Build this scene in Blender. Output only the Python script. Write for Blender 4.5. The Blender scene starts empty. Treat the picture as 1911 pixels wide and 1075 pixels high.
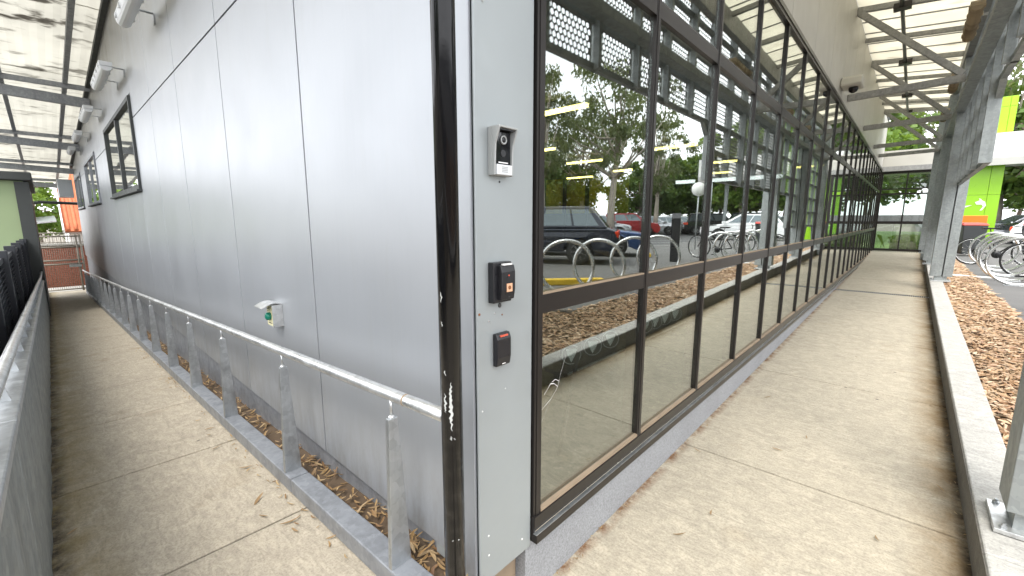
import bpy, bmesh, math, random
from mathutils import Vector, Matrix, Euler
rnd = random.Random(7)
S = bpy.context.scene
COL = S.collection
R = math.radians
PI = math.pi

# ------------------------------------------------------------------ camera, sky, sun, exposure
CAM = Vector((1.017, -0.924, 1.60)); YAW = R(42.754); PITCH = R(9.0); FPX = 799.7; PW, PH = 1911, 1075
cd = bpy.data.cameras.new('camera'); cam = bpy.data.objects.new('camera', cd); COL.objects.link(cam)
cam.location = CAM; cam.rotation_euler = (PI/2 - PITCH, 0, YAW)
cd.sensor_width = 36; cd.lens = FPX/PW*36; cd.clip_start = 0.02; cd.clip_end = 2000
S.camera = cam

SUN_EL, SUN_AZ = R(58), R(150)          # direction the light comes from, azimuth clockwise from +Y
w = bpy.data.worlds.new('World'); S.world = w; w.use_nodes = True
nt = w.node_tree; nt.nodes.clear()
out = nt.nodes.new('ShaderNodeOutputWorld'); bg = nt.nodes.new('ShaderNodeBackground')
sky = nt.nodes.new('ShaderNodeTexSky'); sky.sky_type = 'NISHITA'; sky.sun_disc = False
sky.sun_elevation = SUN_EL; sky.sun_rotation = SUN_AZ; sky.dust_density = 3.0; sky.air_density = 1.0; sky.ozone_density = 1.0
tc = nt.nodes.new('ShaderNodeTexCoord'); mp = nt.nodes.new('ShaderNodeMapping'); mp.inputs['Scale'].default_value = (1, 1, 2.6)
no = nt.nodes.new('ShaderNodeTexNoise'); no.inputs['Scale'].default_value = 2.3; no.inputs['Detail'].default_value = 7; no.inputs['Roughness'].default_value = .55
rp = nt.nodes.new('ShaderNodeValToRGB'); rp.color_ramp.elements[0].position = .33; rp.color_ramp.elements[1].position = .56
rp.color_ramp.elements[0].color = (.80, .80, .80, 1)
mx = nt.nodes.new('ShaderNodeMix'); mx.data_type = 'RGBA'; mx.inputs['B'].default_value = (12.0, 12.2, 12.6, 1)
nt.links.new(tc.outputs['Generated'], mp.inputs['Vector']); nt.links.new(mp.outputs[0], no.inputs['Vector'])
nt.links.new(no.outputs['Fac'], rp.inputs[0]); nt.links.new(rp.outputs[0], mx.inputs['Factor'])
nt.links.new(sky.outputs[0], mx.inputs['A']); nt.links.new(mx.outputs['Result'], bg.inputs['Color'])
bg.inputs['Strength'].default_value = 0.11
nt.links.new(bg.outputs[0], out.inputs['Surface'])
sl = bpy.data.lights.new('sun', 'SUN'); sl.energy = 1.2; sl.angle = R(24); sl.color = (1, .95, .87)
so = bpy.data.objects.new('sun', sl); COL.objects.link(so)
sd = Vector((math.sin(SUN_AZ)*math.cos(SUN_EL), math.cos(SUN_AZ)*math.cos(SUN_EL), math.sin(SUN_EL)))
so.rotation_euler = (-sd).to_track_quat('-Z', 'Y').to_euler()
S.view_settings.view_transform = 'Standard'; S.view_settings.look = 'None'; S.view_settings.gamma = 1
S.view_settings.exposure = 1.45
S.render.engine = 'CYCLES'
S.cycles.max_bounces = 10; S.cycles.transparent_max_bounces = 24; S.cycles.glossy_bounces = 6; S.cycles.diffuse_bounces = 5

def ray(px, py):
    f = Vector((-math.sin(YAW)*math.cos(PITCH), math.cos(YAW)*math.cos(PITCH), -math.sin(PITCH)))
    r = Vector((math.cos(YAW), math.sin(YAW), 0)); u = r.cross(f)
    return f*FPX + r*(px - PW/2) - u*(py - PH/2)
def seen_in_glass(px, depth):            # ground position of a thing the glass wall mirrors, at a known distance
    d = ray(px, 412); d.z = 0; d = d*(depth/FPX)
    return -(CAM.x + d.x), CAM.y + d.y
def seen(px, depth):
    d = ray(px, 412); d.z = 0; d = d*(depth/FPX)
    return CAM.x + d.x, CAM.y + d.y

# ------------------------------------------------------------------ materials
MATS = {}
class NB:
    def __init__(s, name):
        s.m = bpy.data.materials.new(name); s.m.use_nodes = True; s.t = s.m.node_tree; s.t.nodes.clear()
        s.o = s.n('OutputMaterial')
    def n(s, k, **kw):
        x = s.t.nodes.new('ShaderNode'+k)
        for a, b in kw.items(): setattr(x, a, b)
        return x
    def l(s, a, b): s.t.links.new(a, b)
    def pos(s, scale=(1, 1, 1), obj=False):
        m = s.n('Mapping'); m.inputs['Scale'].default_value = scale
        if obj: s.l(s.n('TexCoord').outputs['Object'], m.inputs[0])
        else: s.l(s.n('NewGeometry').outputs['Position'], m.inputs[0])
        return m.outputs[0]
    def noise(s, v, sc, det=4, rough=.55, dist=0):
        x = s.n('TexNoise'); x.inputs['Scale'].default_value = sc; x.inputs['Detail'].default_value = det
        x.inputs['Roughness'].default_value = rough; x.inputs['Distortion'].default_value = dist; s.l(v, x.inputs['Vector']); return x.outputs['Fac']
    def ramp(s, f, stops):
        x = s.n('ValToRGB'); e = x.color_ramp.elements
        while len(e) < len(stops): e.new(.5)
        for q, (p, c) in zip(e, stops):
            q.position = p; q.color = (c, c, c, 1) if not hasattr(c, '__len__') else (*c[:3], 1)
        s.l(f, x.inputs[0]); return x.outputs[0]
    def mix(s, f, a, b, mode='MIX'):
        x = s.n('Mix', data_type='RGBA', blend_type=mode)
        for v, k in ((f, 'Factor'), (a, 'A'), (b, 'B')):
            if isinstance(v, (int, float)): x.inputs[k].default_value = v if k == 'Factor' else (v, v, v, 1)
            elif isinstance(v, tuple): x.inputs[k].default_value = (*v[:3], 1)
            else: s.l(v, x.inputs[k])
        return x.outputs['Result']
    def bump(s, h, strength=.3, dist=.01):
        x = s.n('Bump'); x.inputs['Strength'].default_value = strength; x.inputs['Distance'].default_value = dist
        s.l(h, x.inputs['Height']); return x.outputs[0]
    def bsdf(s, col=None, rough=.6, metal=0, normal=None, **kw):
        b = s.n('BsdfPrincipled')
        for v, k in ((col, 'Base Color'), (rough, 'Roughness'), (metal, 'Metallic')):
            if v is None: continue
            if isinstance(v, tuple): b.inputs[k].default_value = (*v[:3], 1)
            elif isinstance(v, (int, float)): b.inputs[k].default_value = v
            else: s.l(v, b.inputs[k])
        if normal is not None: s.l(normal, b.inputs['Normal'])
        for k, v in kw.items():
            i = b.inputs[k.replace('_', ' ')]
            i.default_value = v
        return b
    def done(s, sh, key):
        s.l(sh.outputs[0], s.o.inputs['Surface']); MATS[key] = s.m; return s.m

def simple(key, col, rough=.55, metal=0, var=.12, vs=3., bump=0, bs=60, obj=False, rv=.08, **kw):
    b = NB(key); p = b.pos(obj=obj)
    f = b.noise(p, vs, 5)
    c = b.mix(f, tuple(x*(1-var) for x in col), tuple(min(1, x*(1+var)) for x in col))
    nrm = b.bump(b.noise(p, bs, 3), bump, .004) if bump else None
    rr = b.ramp(b.noise(p, vs*4, 3), [(.3, max(0, rough-rv)), (.7, min(1, rough+rv))])
    return b.done(b.bsdf(c, rr, metal, nrm, **kw), key)

def m_concrete(key, base, stain, joint=None):
    b = NB(key); p = b.pos()
    big = b.noise(p, .9, 6, .6); fine = b.noise(p, 95, 4, .7); mid = b.noise(p, 11, 8, .72, .8)
    ps = b.pos((1.6, 6, 1)); br = b.noise(ps, 3.2, 9, .74, 2.6)           # broom and trowel strokes
    c = b.mix(b.ramp(big, [(.35, 0.), (.68, 1.)]), base, tuple(x*.80 for x in base))
    c = b.mix(b.ramp(mid, [(.40, 0.), (.62, 1.)]), c, tuple(min(1, x*1.16) for x in base))
    c = b.mix(b.ramp(br, [(.43, .0), (.62, .6)]), c, tuple(x*.62 for x in base))
    c = b.mix(b.ramp(fine, [(.36, .42), (.50, 0.)]), c, tuple(x*.42 for x in base)); c = b.mix(b.ramp(fine, [(.54, 0.), (.68, .35)]), c, tuple(min(1, x*1.3) for x in base))
    spots = b.noise(p, 2.6, 3, .5, .3)
    c = b.mix(b.ramp(spots, [(.63, 0.), (.77, .35)]), c, stain)
    pk = b.n('TexVoronoi'); pk.inputs['Scale'].default_value = 2.1; b.l(p, pk.inputs['Vector'])
    c = b.mix(b.ramp(pk.outputs['Distance'], [(.018, .8), (.03, 0.)]), c, (.06, .05, .045))
    if joint == 'L':      # grime and algae along the barrier
        sx = b.n('SeparateXYZ'); b.l(b.n('NewGeometry').outputs['Position'], sx.inputs[0])
        a = b.n('MapRange'); a.inputs['From Min'].default_value = -.80; a.inputs['From Max'].default_value = -1.06; b.l(sx.outputs['Y'], a.inputs[0])
        g = b.n('Math', operation='MULTIPLY'); b.l(a.outputs[0], g.inputs[0]); b.l(b.ramp(b.noise(p, 5, 6, .7), [(.3, .1), (.6, 1.)]), g.inputs[1])
        c = b.mix(g.outputs[0], c, (.17, .125, .035))
        a2 = b.n('MapRange'); a2.inputs['From Min'].default_value = -.985; a2.inputs['From Max'].default_value = -1.05; b.l(sx.outputs['Y'], a2.inputs[0])
        g2 = b.n('Math', operation='MULTIPLY'); b.l(a2.outputs[0], g2.inputs[0]); b.l(b.ramp(b.noise(p, 14, 6, .75), [(.35, .2), (.6, 1.)]), g2.inputs[1])
        c = b.mix(g2.outputs[0], c, (.03, .022, .013))
    if joint == 'R':      # dirt washed against the kerb
        sx = b.n('SeparateXYZ'); b.l(b.n('NewGeometry').outputs['Position'], sx.inputs[0])
        a = b.n('MapRange'); a.inputs['From Min'].default_value = 1.14; a.inputs['From Max'].default_value = 1.37; b.l(sx.outputs['X'], a.inputs[0])
        g = b.n('Math', operation='MULTIPLY'); b.l(a.outputs[0], g.inputs[0]); b.l(b.ramp(b.noise(p, 4, 6, .7), [(.32, .1), (.62, 1.)]), g.inputs[1])
        c = b.mix(g.outputs[0], c, (.19, .115, .04))
        a2 = b.n('MapRange'); a2.inputs['From Min'].default_value = 1.335; a2.inputs['From Max'].default_value = 1.375; b.l(sx.outputs['X'], a2.inputs[0])
        g2 = b.n('Math', operation='MULTIPLY'); b.l(a2.outputs[0], g2.inputs[0]); b.l(b.ramp(b.noise(p, 14, 6, .75), [(.35, .2), (.6, 1.)]), g2.inputs[1])
        c = b.mix(g2.outputs[0], c, (.035, .027, .018))
        a3 = b.n('MapRange'); a3.inputs['From Min'].default_value = .05; a3.inputs['From Max'].default_value = .0; b.l(sx.outputs['X'], a3.inputs[0])
        g3 = b.n('Math', operation='MULTIPLY'); b.l(a3.outputs[0], g3.inputs[0]); b.l(b.ramp(b.noise(p, 9, 6, .75), [(.42, 0.), (.6, 1.)]), g3.inputs[1])
        c = b.mix(g3.outputs[0], c, (.16, .075, .03))
    h = b.mix(.5, b.mix(.6, fine, mid), br)
    return b.done(b.bsdf(c, .88, 0, b.bump(h, .7, .010)), key)
m_concrete('path_left', (.415, .367, .29), (.20, .15, .08), 'L')
m_concrete('path_right', (.445, .395, .305), (.24, .18, .10), 'R')
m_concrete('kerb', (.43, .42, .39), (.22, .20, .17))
m_concrete('kerb_dark', (.155, .145, .125), (.07, .06, .045))

def m_cladding():
    b = NB('cladding'); p = b.pos()
    st = b.noise(b.pos((60, 60, 1.2)), 1.0, 6, .7); cl = b.noise(p, 1.1, 6, .6, .5); sm = b.noise(b.pos((9, 9, 1.1)), 1.2, 6, .7, .4)
    c = b.mix(b.ramp(cl, [(.35, 0.), (.7, 1.)]), (.35, .368, .394), (.325, .342, .366))
    c = b.mix(b.ramp(st, [(.35, .0), (.65, .12)]), c, (.41, .42, .435))
    c = b.mix(b.ramp(sm, [(.56, 0.), (.74, .22)]), c, (.30, .30, .29))
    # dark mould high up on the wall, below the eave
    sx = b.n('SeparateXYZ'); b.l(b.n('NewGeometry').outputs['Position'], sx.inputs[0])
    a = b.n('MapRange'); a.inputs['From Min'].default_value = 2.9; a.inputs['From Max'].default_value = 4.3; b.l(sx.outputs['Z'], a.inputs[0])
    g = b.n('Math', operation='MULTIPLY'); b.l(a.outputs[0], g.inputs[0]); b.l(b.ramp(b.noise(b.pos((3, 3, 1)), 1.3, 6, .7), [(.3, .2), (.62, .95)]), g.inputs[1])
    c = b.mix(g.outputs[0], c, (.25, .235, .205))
    a2 = b.n('MapRange'); a2.inputs['From Min'].default_value = .75; a2.inputs['From Max'].default_value = .33; b.l(sx.outputs['Z'], a2.inputs[0])
    g2 = b.n('Math', operation='MULTIPLY'); b.l(a2.outputs[0], g2.inputs[0]); b.l(b.ramp(b.noise(b.pos((7, 7, 2)), 2.2, 7, .75), [(.42, 0.), (.68, .55)]), g2.inputs[1])
    c = b.mix(g2.outputs[0], c, (.20, .185, .155))
    rr = b.ramp(b.noise(p, 2, 5), [(.3, .35), (.7, .42)])
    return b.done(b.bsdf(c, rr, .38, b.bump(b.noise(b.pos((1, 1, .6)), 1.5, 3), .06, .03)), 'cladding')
m_cladding()
simple('post_paint', (.305, .33, .335), .42, .25, .07, 4, .04, 300)
def m_galv(key, base, metal=.85, rough=.42):
    b = NB(key); p = b.pos(obj=False)
    v = b.n('TexVoronoi'); v.inputs['Scale'].default_value = 38; b.l(p, v.inputs['Vector'])
    sp = b.n('SeparateColor'); b.l(v.outputs['Color'], sp.inputs[0])
    c = b.mix(sp.outputs[0], tuple(x*.9 for x in base), tuple(x*1.12 for x in base))
    c = b.mix(b.ramp(b.noise(b.pos((6, 6, 1.2)), 1.6, 6, .7), [(.45, 0.), (.7, .6)]), c, tuple(x*.55 for x in base))
    c = b.mix(b.ramp(b.noise(p, 9, 6, .7), [(.6, 0.), (.7, .5)]), c, tuple(min(1, x*1.5) for x in base))
    rr = b.ramp(b.noise(p, 14, 4), [(.3, rough-.09), (.7, rough+.13)])
    return b.done(b.bsdf(c, rr, metal, b.bump(b.noise(p, 60, 3), .05, .002)), key)
m_galv('galv', (.44, .46, .475)); m_galv('galv_barrier', (.245, .265, .265), .55, .55)
m_galv('galv_light', (.62, .63, .63), .8, .34); m_galv('beam_grey', (.27, .285, .31), .35, .45); m_galv('steel_column', (.30, .325, .325), .5, .5)
m_galv('canopy_steel', (.32, .32, .31), .35, .55); m_galv('canopy_beam_left', (.32, .335, .36), .3, .5)
simple('bronze_frame', (.033, .029, .027), .30, .55, .04, 3, rv=.01)
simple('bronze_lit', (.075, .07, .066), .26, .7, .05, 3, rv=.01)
simple('dust_bead', (.27, .205, .14), .8, 0, .3, 9, .2, 120)
simple('black_pipe', (.005, .005, .006), .13, 0, .3, 6, .04, 60, Specular_IOR_Level=.3)
simple('chipped_paint', (.42, .43, .41), .7, 0, .25, 40)
simple('black_plastic', (.012, .012, .014), .35, 0, .2, 20)
simple('grey_plastic', (.34, .35, .345), .38, .1, .08, 20)
simple('white_plastic', (.72, .71, .70), .45, 0, .05, 20)
simple('pale_plastic', (.62, .64, .66), .4, 0, .08, 6)
simple('green_button', (.0, .17, .11), .3, 0, .1, 20)
simple('notice_yellow', (.62, .58, .36), .6, 0, .12, 40)
simple('ink', (.03, .03, .03), .7)
simple('red_light', (.55, .10, .06), .3)
simple('lens', (.005, .005, .007), .05)
simple('sensor_glow', (.62, .36, .22), .4)
simple('rust', (.22, .085, .03), .85, .1, .5, 30, .2, 90)
simple('dirt', (.10, .068, .042), .95, 0, .4, 12, .6, 60)
simple('joint', (.035, .026, .018), .95, 0, .4, 12)
simple('soil', (.11, .062, .032), .95, 0, .4, 8, .6, 40)
simple('asphalt', (.135, .132, .128), .9, 0, .22, 1.4, .6, 190)
simple('road', (.085, .085, .088), .9, 0, .2, .6, .5, 150)
simple('white_paint', (.72, .71, .68), .7, 0, .18, 7)
simple('yellow_paint', (.72, .47, .02), .65, 0, .15, 7)
simple('cream_wall', (.50, .485, .435), .5, .15, .1, 1.2)
simple('lime', (.245, .50, .006), .35, 0, .06, 1.5)
simple('lime_bright', (.30, .58, .006), .35, 0, .06, 1.5)
simple('white_fascia', (.78, .78, .76), .5, 0, .06, .6)
simple('soffit', (.48, .475, .45), .6, 0, .12, 1.5)
simple('bin_body', (.035, .038, .04), .45, 0, .2, 6)
simple('bin_lid', (.52, .05, .035), .4, 0, .12, 5)
simple('orange', (.75, .19, .01), .5)
simple('tyre', (.014, .014, .014), .8, 0, .2, 20)
simple('rim', (.55, .56, .57), .3, .85, .1, 10)
simple('chrome', (.68, .68, .67), .22, .95, .08, 12)
simple('bike_black', (.012, .012, .013), .35, .2)
simple('car_dark', (.012, .016, .030), .16, .35, .1, 3, Coat_Weight=.7)
simple('car_blue', (.020, .055, .16), .18, .4, .1, 3, Coat_Weight=.7)
simple('car_red', (.30, .008, .012), .18, .2, .1, 3, Coat_Weight=.7)
simple('car_white', (.72, .73, .74), .2, 0, .04, 3, Coat_Weight=.6)
simple('car_silver', (.46, .47, .49), .22, .7, .05, 3, Coat_Weight=.6)
simple('car_black', (.008, .008, .009), .15, .2, .1, 3, Coat_Weight=.7)
simple('car_glass', (.16, .19, .20), .06, .65, .1, 1)
simple('tail_lamp', (.62, .045, .012), .15)
simple('head_lamp', (.75, .76, .78), .1, .2)
simple('plate_white', (.7, .7, .68), .5)
simple('shed_green', (.275, .35, .20), .75, 0, .12, 1.2, .15, 30)
simple('shed_dark', (.045, .05, .05), .6, .1, .2, 2)
simple('fence_black', (.030, .033, .040), .45, .3, .2, 4)
simple('mesh_sheet', (.14, .155, .18), .5, .3, .2, 3)
simple('gate_wire', (.24, .22, .19), .6, .5, .2, 6)
simple('brick', (.27, .095, .06), .85, 0, .3, 14, .3, 60)
simple('mortar', (.33, .29, .25), .9, 0, .2, 10)
simple('roof_tile', (.44, .125, .05), .75, 0, .3, 5)
simple('grass', (.085, .16, .03), .8, 0, .3, 6)
simple('lawn', (.12, .20, .045), .9, 0, .35, 3, .7, 30)
simple('ground', (.16, .14, .11), .95, 0, .3, .4, .4, 20)
simple('bark', (.20, .155, .12), .9, 0, .3, 5, .6, 20)
simple('bark_pale', (.36, .32, .27), .85, 0, .3, 3, .5, 12)
simple('inner_yellow', (.62, .60, .05), .6, 0, .08, 1)
simple('inner_dark', (.045, .046, .045), .6, 0, .2, 2)
simple('inner_floor', (.035, .036, .036), .5, 0, .25, 3)
simple('inner_ceiling', (.10, .10, .095), .7, 0, .1, 2)
simple('rubber', (.016, .016, .017), .55, 0, .2, 30)
simple('pole_white', (.7, .7, .69), .4)

def m_leaf(key, cols, trans=.35):
    b = NB(key); oi = b.n('ObjectInfo'); g = b.n('NewGeometry')
    c = b.ramp(g.outputs['Random Per Island'], [(i/(len(cols)-1), q) for i, q in enumerate(cols)])
    d = b.bsdf(c, .5); t = b.n('BsdfTranslucent'); b.l(b.mix(.35, c, (.35, .42, .05)), t.inputs['Color'])
    x = b.n('MixShader'); x.inputs[0].default_value = trans; b.l(d.outputs[0], x.inputs[1]); b.l(t.outputs[0], x.inputs[2])
    return b.done(x, key)
m_leaf('leaf_gum', [(.065, .095, .035), (.12, .15, .055), (.09, .12, .055), (.165, .18, .07)])
m_leaf('leaf_green', [(.055, .11, .025), (.10, .18, .036), (.075, .14, .03), (.14, .22, .045)])
m_leaf('leaf_bright', [(.09, .17, .025), (.15, .26, .04), (.12, .21, .03)], .45)
m_leaf('dry_leaf', [(.30, .18, .075), (.40, .27, .13), (.20, .105, .045), (.46, .34, .19), (.13, .065, .03)], .15)
m_leaf('mulch', [(.36, .215, .115), (.50, .345, .20), (.24, .125, .06), (.64, .50, .34), (.32, .175, .09), (.47, .295, .165)], .0)

def m_sheet(key, col, dirt, ax, dens=(.55, .66), period=None):
    b = NB(key)
    sc = (7.5, 3.2, 1) if ax == 'x' else (2.2, 9, 1)      # mildew smears run across the sheet ribs
    n = b.noise(b.pos(sc), .55, 5, .62, .4); n2 = b.noise(b.pos((.5, .5, 1)), 1.6, 5, .6); n3 = b.noise(b.pos(), 40, 3)
    sm = b.ramp(n, [(dens[0], 0.), (dens[1], .8)])
    f = b.n('Math', operation='MULTIPLY'); b.l(sm, f.inputs[0]); b.l(b.ramp(n2, [(.36, .15), (.62, 1.)]), f.inputs[1])
    c = b.mix(b.ramp(n2, [(.35, 0.), (.7, 1.)]), col, tuple(x*.86 for x in col))
    c = b.mix(f.outputs[0], c, dirt)
    d = b.bsdf(c, .45); t = b.n('BsdfTranslucent'); b.l(c, t.inputs['Color'])
    x = b.n('MixShader'); x.inputs[0].default_value = .80; b.l(d.outputs[0], x.inputs[1]); b.l(t.outputs[0], x.inputs[2])
    return b.done(x, key)
m_sheet('sheet_left', (.66, .65, .605), (.09, .08, .065), 'x', (.545, .65))
m_sheet('sheet_right', (.71, .685, .60), (.36, .32, .25), 'y', (.60, .72))
m_sheet('lamp_cover', (.62, .545, .42), (.16, .10, .05), 'y', (.46, .62))
def m_glass(key, tint=(.60, .64, .60), ior=1.9, boost=.10, dust=.03):
    b = NB(key); lw = b.n('LayerWeight'); pw = b.n('Math', operation='POWER'); pw.inputs[1].default_value = ior; b.l(lw.outputs['Facing'], pw.inputs[0])
    a = b.n('MapRange'); a.inputs['To Min'].default_value = boost; b.l(pw.outputs[0], a.inputs[0])
    tr = b.n('BsdfTransparent'); tr.inputs[0].default_value = (*tint, 1)
    gl = b.n('BsdfGlossy'); gl.inputs['Roughness'].default_value = .0; gl.inputs['Color'].default_value = (.96, .98, .97, 1)
    b.l(b.bump(b.noise(b.pos((1, 1, 1)), 1.3, 2), .03, .02), gl.inputs['Normal'])      # slight roller wave
    x = b.n('MixShader'); b.l(a.outputs[0], x.inputs[0]); b.l(tr.outputs[0], x.inputs[1]); b.l(gl.outputs[0], x.inputs[2])
    df = b.n('BsdfDiffuse'); df.inputs[0].default_value = (.6, .58, .5, 1)
    y = b.n('MixShader'); dm = b.ramp(b.noise(b.pos((1, 1, .7)), 7, 6, .7, .5), [(.45, dust*.2), (.75, dust)])
    b.l(dm, y.inputs[0]); b.l(x.outputs[0], y.inputs[1]); b.l(df.outputs[0], y.inputs[2])
    return b.done(y, key)
m_glass('glass', (.80, .85, .82), 3.0, .19, .012); m_glass('glass_door', (.7, .75, .72), 4., .10)
m_glass('window_glass', (.3, .32, .33), 2.6, .30)
def m_emit(key, col, s):
    b = NB(key); e = b.n('Emission'); e.inputs[0].default_value = (*col, 1); e.inputs[1].default_value = s
    return b.done(e, key)
m_emit('tube_light', (1, .79, .24), 3.4); m_emit('downlight', (1, .82, .55), 6.0)
def m_plinth():
    b = NB('plinth'); p = b.pos()
    s1 = b.noise(p, 130, 3, .75); s2 = b.noise(p, 2.4, 5)
    c = b.mix(b.ramp(s2, [(.35, 0.), (.7, 1.)]), (.30, .308, .32), (.26, .266, .276))
    c = b.mix(b.ramp(s1, [(.40, .55), (.49, 0.)]), c, (.14, .14, .145)); c = b.mix(b.ramp(s1, [(.56, 0.), (.66, .4)]), c, (.44, .44, .45))
    return b.done(b.bsdf(c, .85, 0, b.bump(s1, .3, .002)), 'plinth')
m_plinth()

# ------------------------------------------------------------------ mesh helpers
class MB:
    def __init__(s): s.v = []; s.f = []; s.sm = []
    def add(s, vs, fs, smooth=False):
        o = len(s.v); s.v += [tuple(v) for v in vs]; s.f += [tuple(i+o for i in f) for f in fs]; s.sm += [smooth]*len(fs); return s
    def box(s, x0, x1, y0, y1, z0, z1, M=None):
        vs = [Vector((x, y, z)) for x in (x0, x1) for y in (y0, y1) for z in (z0, z1)]
        if M is not None: vs = [M @ v for v in vs]
        return s.add(vs, [(0, 1, 3, 2), (4, 6, 7, 5), (0, 4, 5, 1), (2, 3, 7, 6), (0, 2, 6, 4), (1, 5, 7, 3)])
    def hexa(s, b, t):      # bottom 4 and top 4 points, same winding
        return s.add(list(b)+list(t), [(3, 2, 1, 0), (4, 5, 6, 7), (0, 1, 5, 4), (1, 2, 6, 5), (2, 3, 7, 6), (3, 0, 4, 7)])
    def bar(s, a, b, w, h, up=(0, 0, 1)):
        a = Vector(a); b = Vector(b); d = (b-a).normalized(); r = d.cross(Vector(up))
        if r.length < 1e-4: r = d.cross(Vector((0, 1, 0)))
        r.normalize(); u = r.cross(d); r = r*w/2; u = u*h/2
        return s.hexa([a-r-u, a+r-u, a+r+u, a-r+u], [b-r-u, b+r-u, b+r+u, b-r+u])
    def tube(s, pts, rad, n=10, closed=False):
        pts = [Vector(p) for p in pts]; N = len(pts)
        rads = rad if hasattr(rad, '__len__') else [rad]*N
        vs = []; prev = None
        for i, p in enumerate(pts):
            if closed: d = pts[(i+1) % N]-pts[i-1]
            else: d = pts[min(i+1, N-1)]-pts[max(i-1, 0)]
            d.normalize()
            if prev is None: r = d.orthogonal().normalized()
            else:
                r = prev - d*prev.dot(d); r.normalize()
            prev = r; u = d.cross(r)
            for k in range(n):
                a = 2*PI*k/n; vs.append(p + (r*math.cos(a)+u*math.sin(a))*rads[i])
        fs = []
        M = N if closed else N-1
        for i in range(M):
            j = (i+1) % N
            for k in range(n): fs.append((i*n+k, i*n+(k+1) % n, j*n+(k+1) % n, j*n+k))
        s.add(vs, fs, True)
        if not closed:
            o = len(s.v)-len(vs)
            s.f += [tuple(o+k for k in reversed(range(n))), tuple(o+(N-1)*n+k for k in range(n))]; s.sm += [False, False]
        return s
    def lathe(s, prof, n=20, M=None, smooth=True, caps=True):      # prof: (radius, height) about z
        vs = []
        for r, z in prof:
            for k in range(n):
                a = 2*PI*k/n; v = Vector((r*math.cos(a), r*math.sin(a), z)); vs.append(M @ v if M is not None else v)
        fs = [(i*n+k, i*n+(k+1) % n, (i+1)*n+(k+1) % n, (i+1)*n+k) for i in range(len(prof)-1) for k in range(n)]
        s.add(vs, fs, smooth)
        if caps:
            o = len(s.v)-len(vs); s.f += [tuple(o+k for k in reversed(range(n))), tuple(o+(len(prof)-1)*n+k for k in range(n))]; s.sm += [False, False]
        return s
    def prism(s, poly, axis, a, b):      # extrude a 2-D polygon along an axis
        def P(u, v, t): return {'x': (t, u, v), 'y': (u, t, v), 'z': (u, v, t)}[axis]
        n = len(poly); vs = [P(u, v, a) for u, v in poly]+[P(u, v, b) for u, v in poly]
        return s.add(vs, [tuple(reversed(range(n))), tuple(range(n, 2*n))]+[(i, (i+1) % n, n+(i+1) % n, n+i) for i in range(n)])
    def mesh(s, name):
        me = bpy.data.meshes.new(name); me.from_pydata(s.v, [], s.f); me.polygons.foreach_set('use_smooth', s.sm)
        bm = bmesh.new(); bm.from_mesh(me); bmesh.ops.recalc_face_normals(bm, faces=bm.faces) if len(s.f) < 3000 else None
        bm.to_mesh(me); bm.free(); me.update(); return me

def link(o, parent=None):
    COL.objects.link(o)
    if parent is not None: o.parent = parent
    return o
WL = {}
def tag(o, label, cat, group=None, kind=None):
    if label: o['label'] = label
    if cat: o['category'] = cat
    if group: o['group'] = group
    if kind: o['kind'] = kind
    return o
def thing(name, label, cat, loc=(0, 0, 0), rz=0, group=None):
    o = bpy.data.objects.new(name, None); o.empty_display_size = .1; o.location = loc; o.rotation_euler = (0, 0, rz); link(o)
    return tag(o, label, cat, group)
def obj(name, mb, mat, parent=None, world=True, bevel=0, seg=2):
    """one mesh object; world=True means the vertices are in world space and get moved into the parent's frame"""
    me = mb if isinstance(mb, bpy.types.Mesh) else mb.mesh(name)
    if world and parent is not None and not isinstance(mb, bpy.types.Mesh):
        q = parent; off = Vector((0, 0, 0))
        while q is not None: off += q.location; q = q.parent
        me.transform(Matrix.Translation(-off))
    if not me.materials: me.materials.append(MATS[mat])
    o = bpy.data.objects.new(name, me); link(o, parent)
    if bevel:
        md = o.modifiers.new('bevel', 'BEVEL'); md.width = bevel; md.segments = seg; md.limit_method = 'ANGLE'; md.angle_limit = R(35)
    return o
def centred(name, mb, mat, parent=None, bevel=0, base=True):
    """like obj but with the origin at the piece's own base"""
    vs = [Vector(v) for v in mb.v]; c = Vector([(min(v[i] for v in vs)+max(v[i] for v in vs))/2 for i in range(3)])
    if base: c.z = min(v.z for v in vs)
    mb.v = [tuple(v-c) for v in vs]
    o = obj(name, mb, mat, parent, world=False, bevel=bevel)
    off = Vector((0, 0, 0)); q = parent
    while q is not None: off += q.location; q = q.parent
    o.location = c-off; return o
def inst(name, me, parent, loc, rz=0, scale=None):
    o = bpy.data.objects.new(name, me); link(o, parent); o.location = loc; o.rotation_euler = (0, 0, rz)
    if scale: o.scale = scale
    return o
def copy_tree(o, parent=None):
    c = o.copy(); link(c); c.parent = parent
    for ch in [x for x in bpy.data.objects if x.parent == o] if False else list(o.children): copy_tree(ch, c)
    return c
def structure(name, mb, mat, bevel=0, parent=None):
    o = obj(name, mb, mat, parent, bevel=bevel); o['kind'] = 'structure'; return o
def setmat(o, key):
    for sl_ in o.material_slots: sl_.link = 'OBJECT'; sl_.material = MATS[key]

# ------------------------------------------------------------------ levels
def zl(x): return 0.235 + 0.0575*x                 # left ramp falls away from the corner
def zr(y): return .02*y if y < 12 else .24+.03*(y-12)   # right ramp climbs to the doors
ZC = .45                                           # car park
def zk(y): return zr(max(y, 0))+.19                # kerb top

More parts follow.
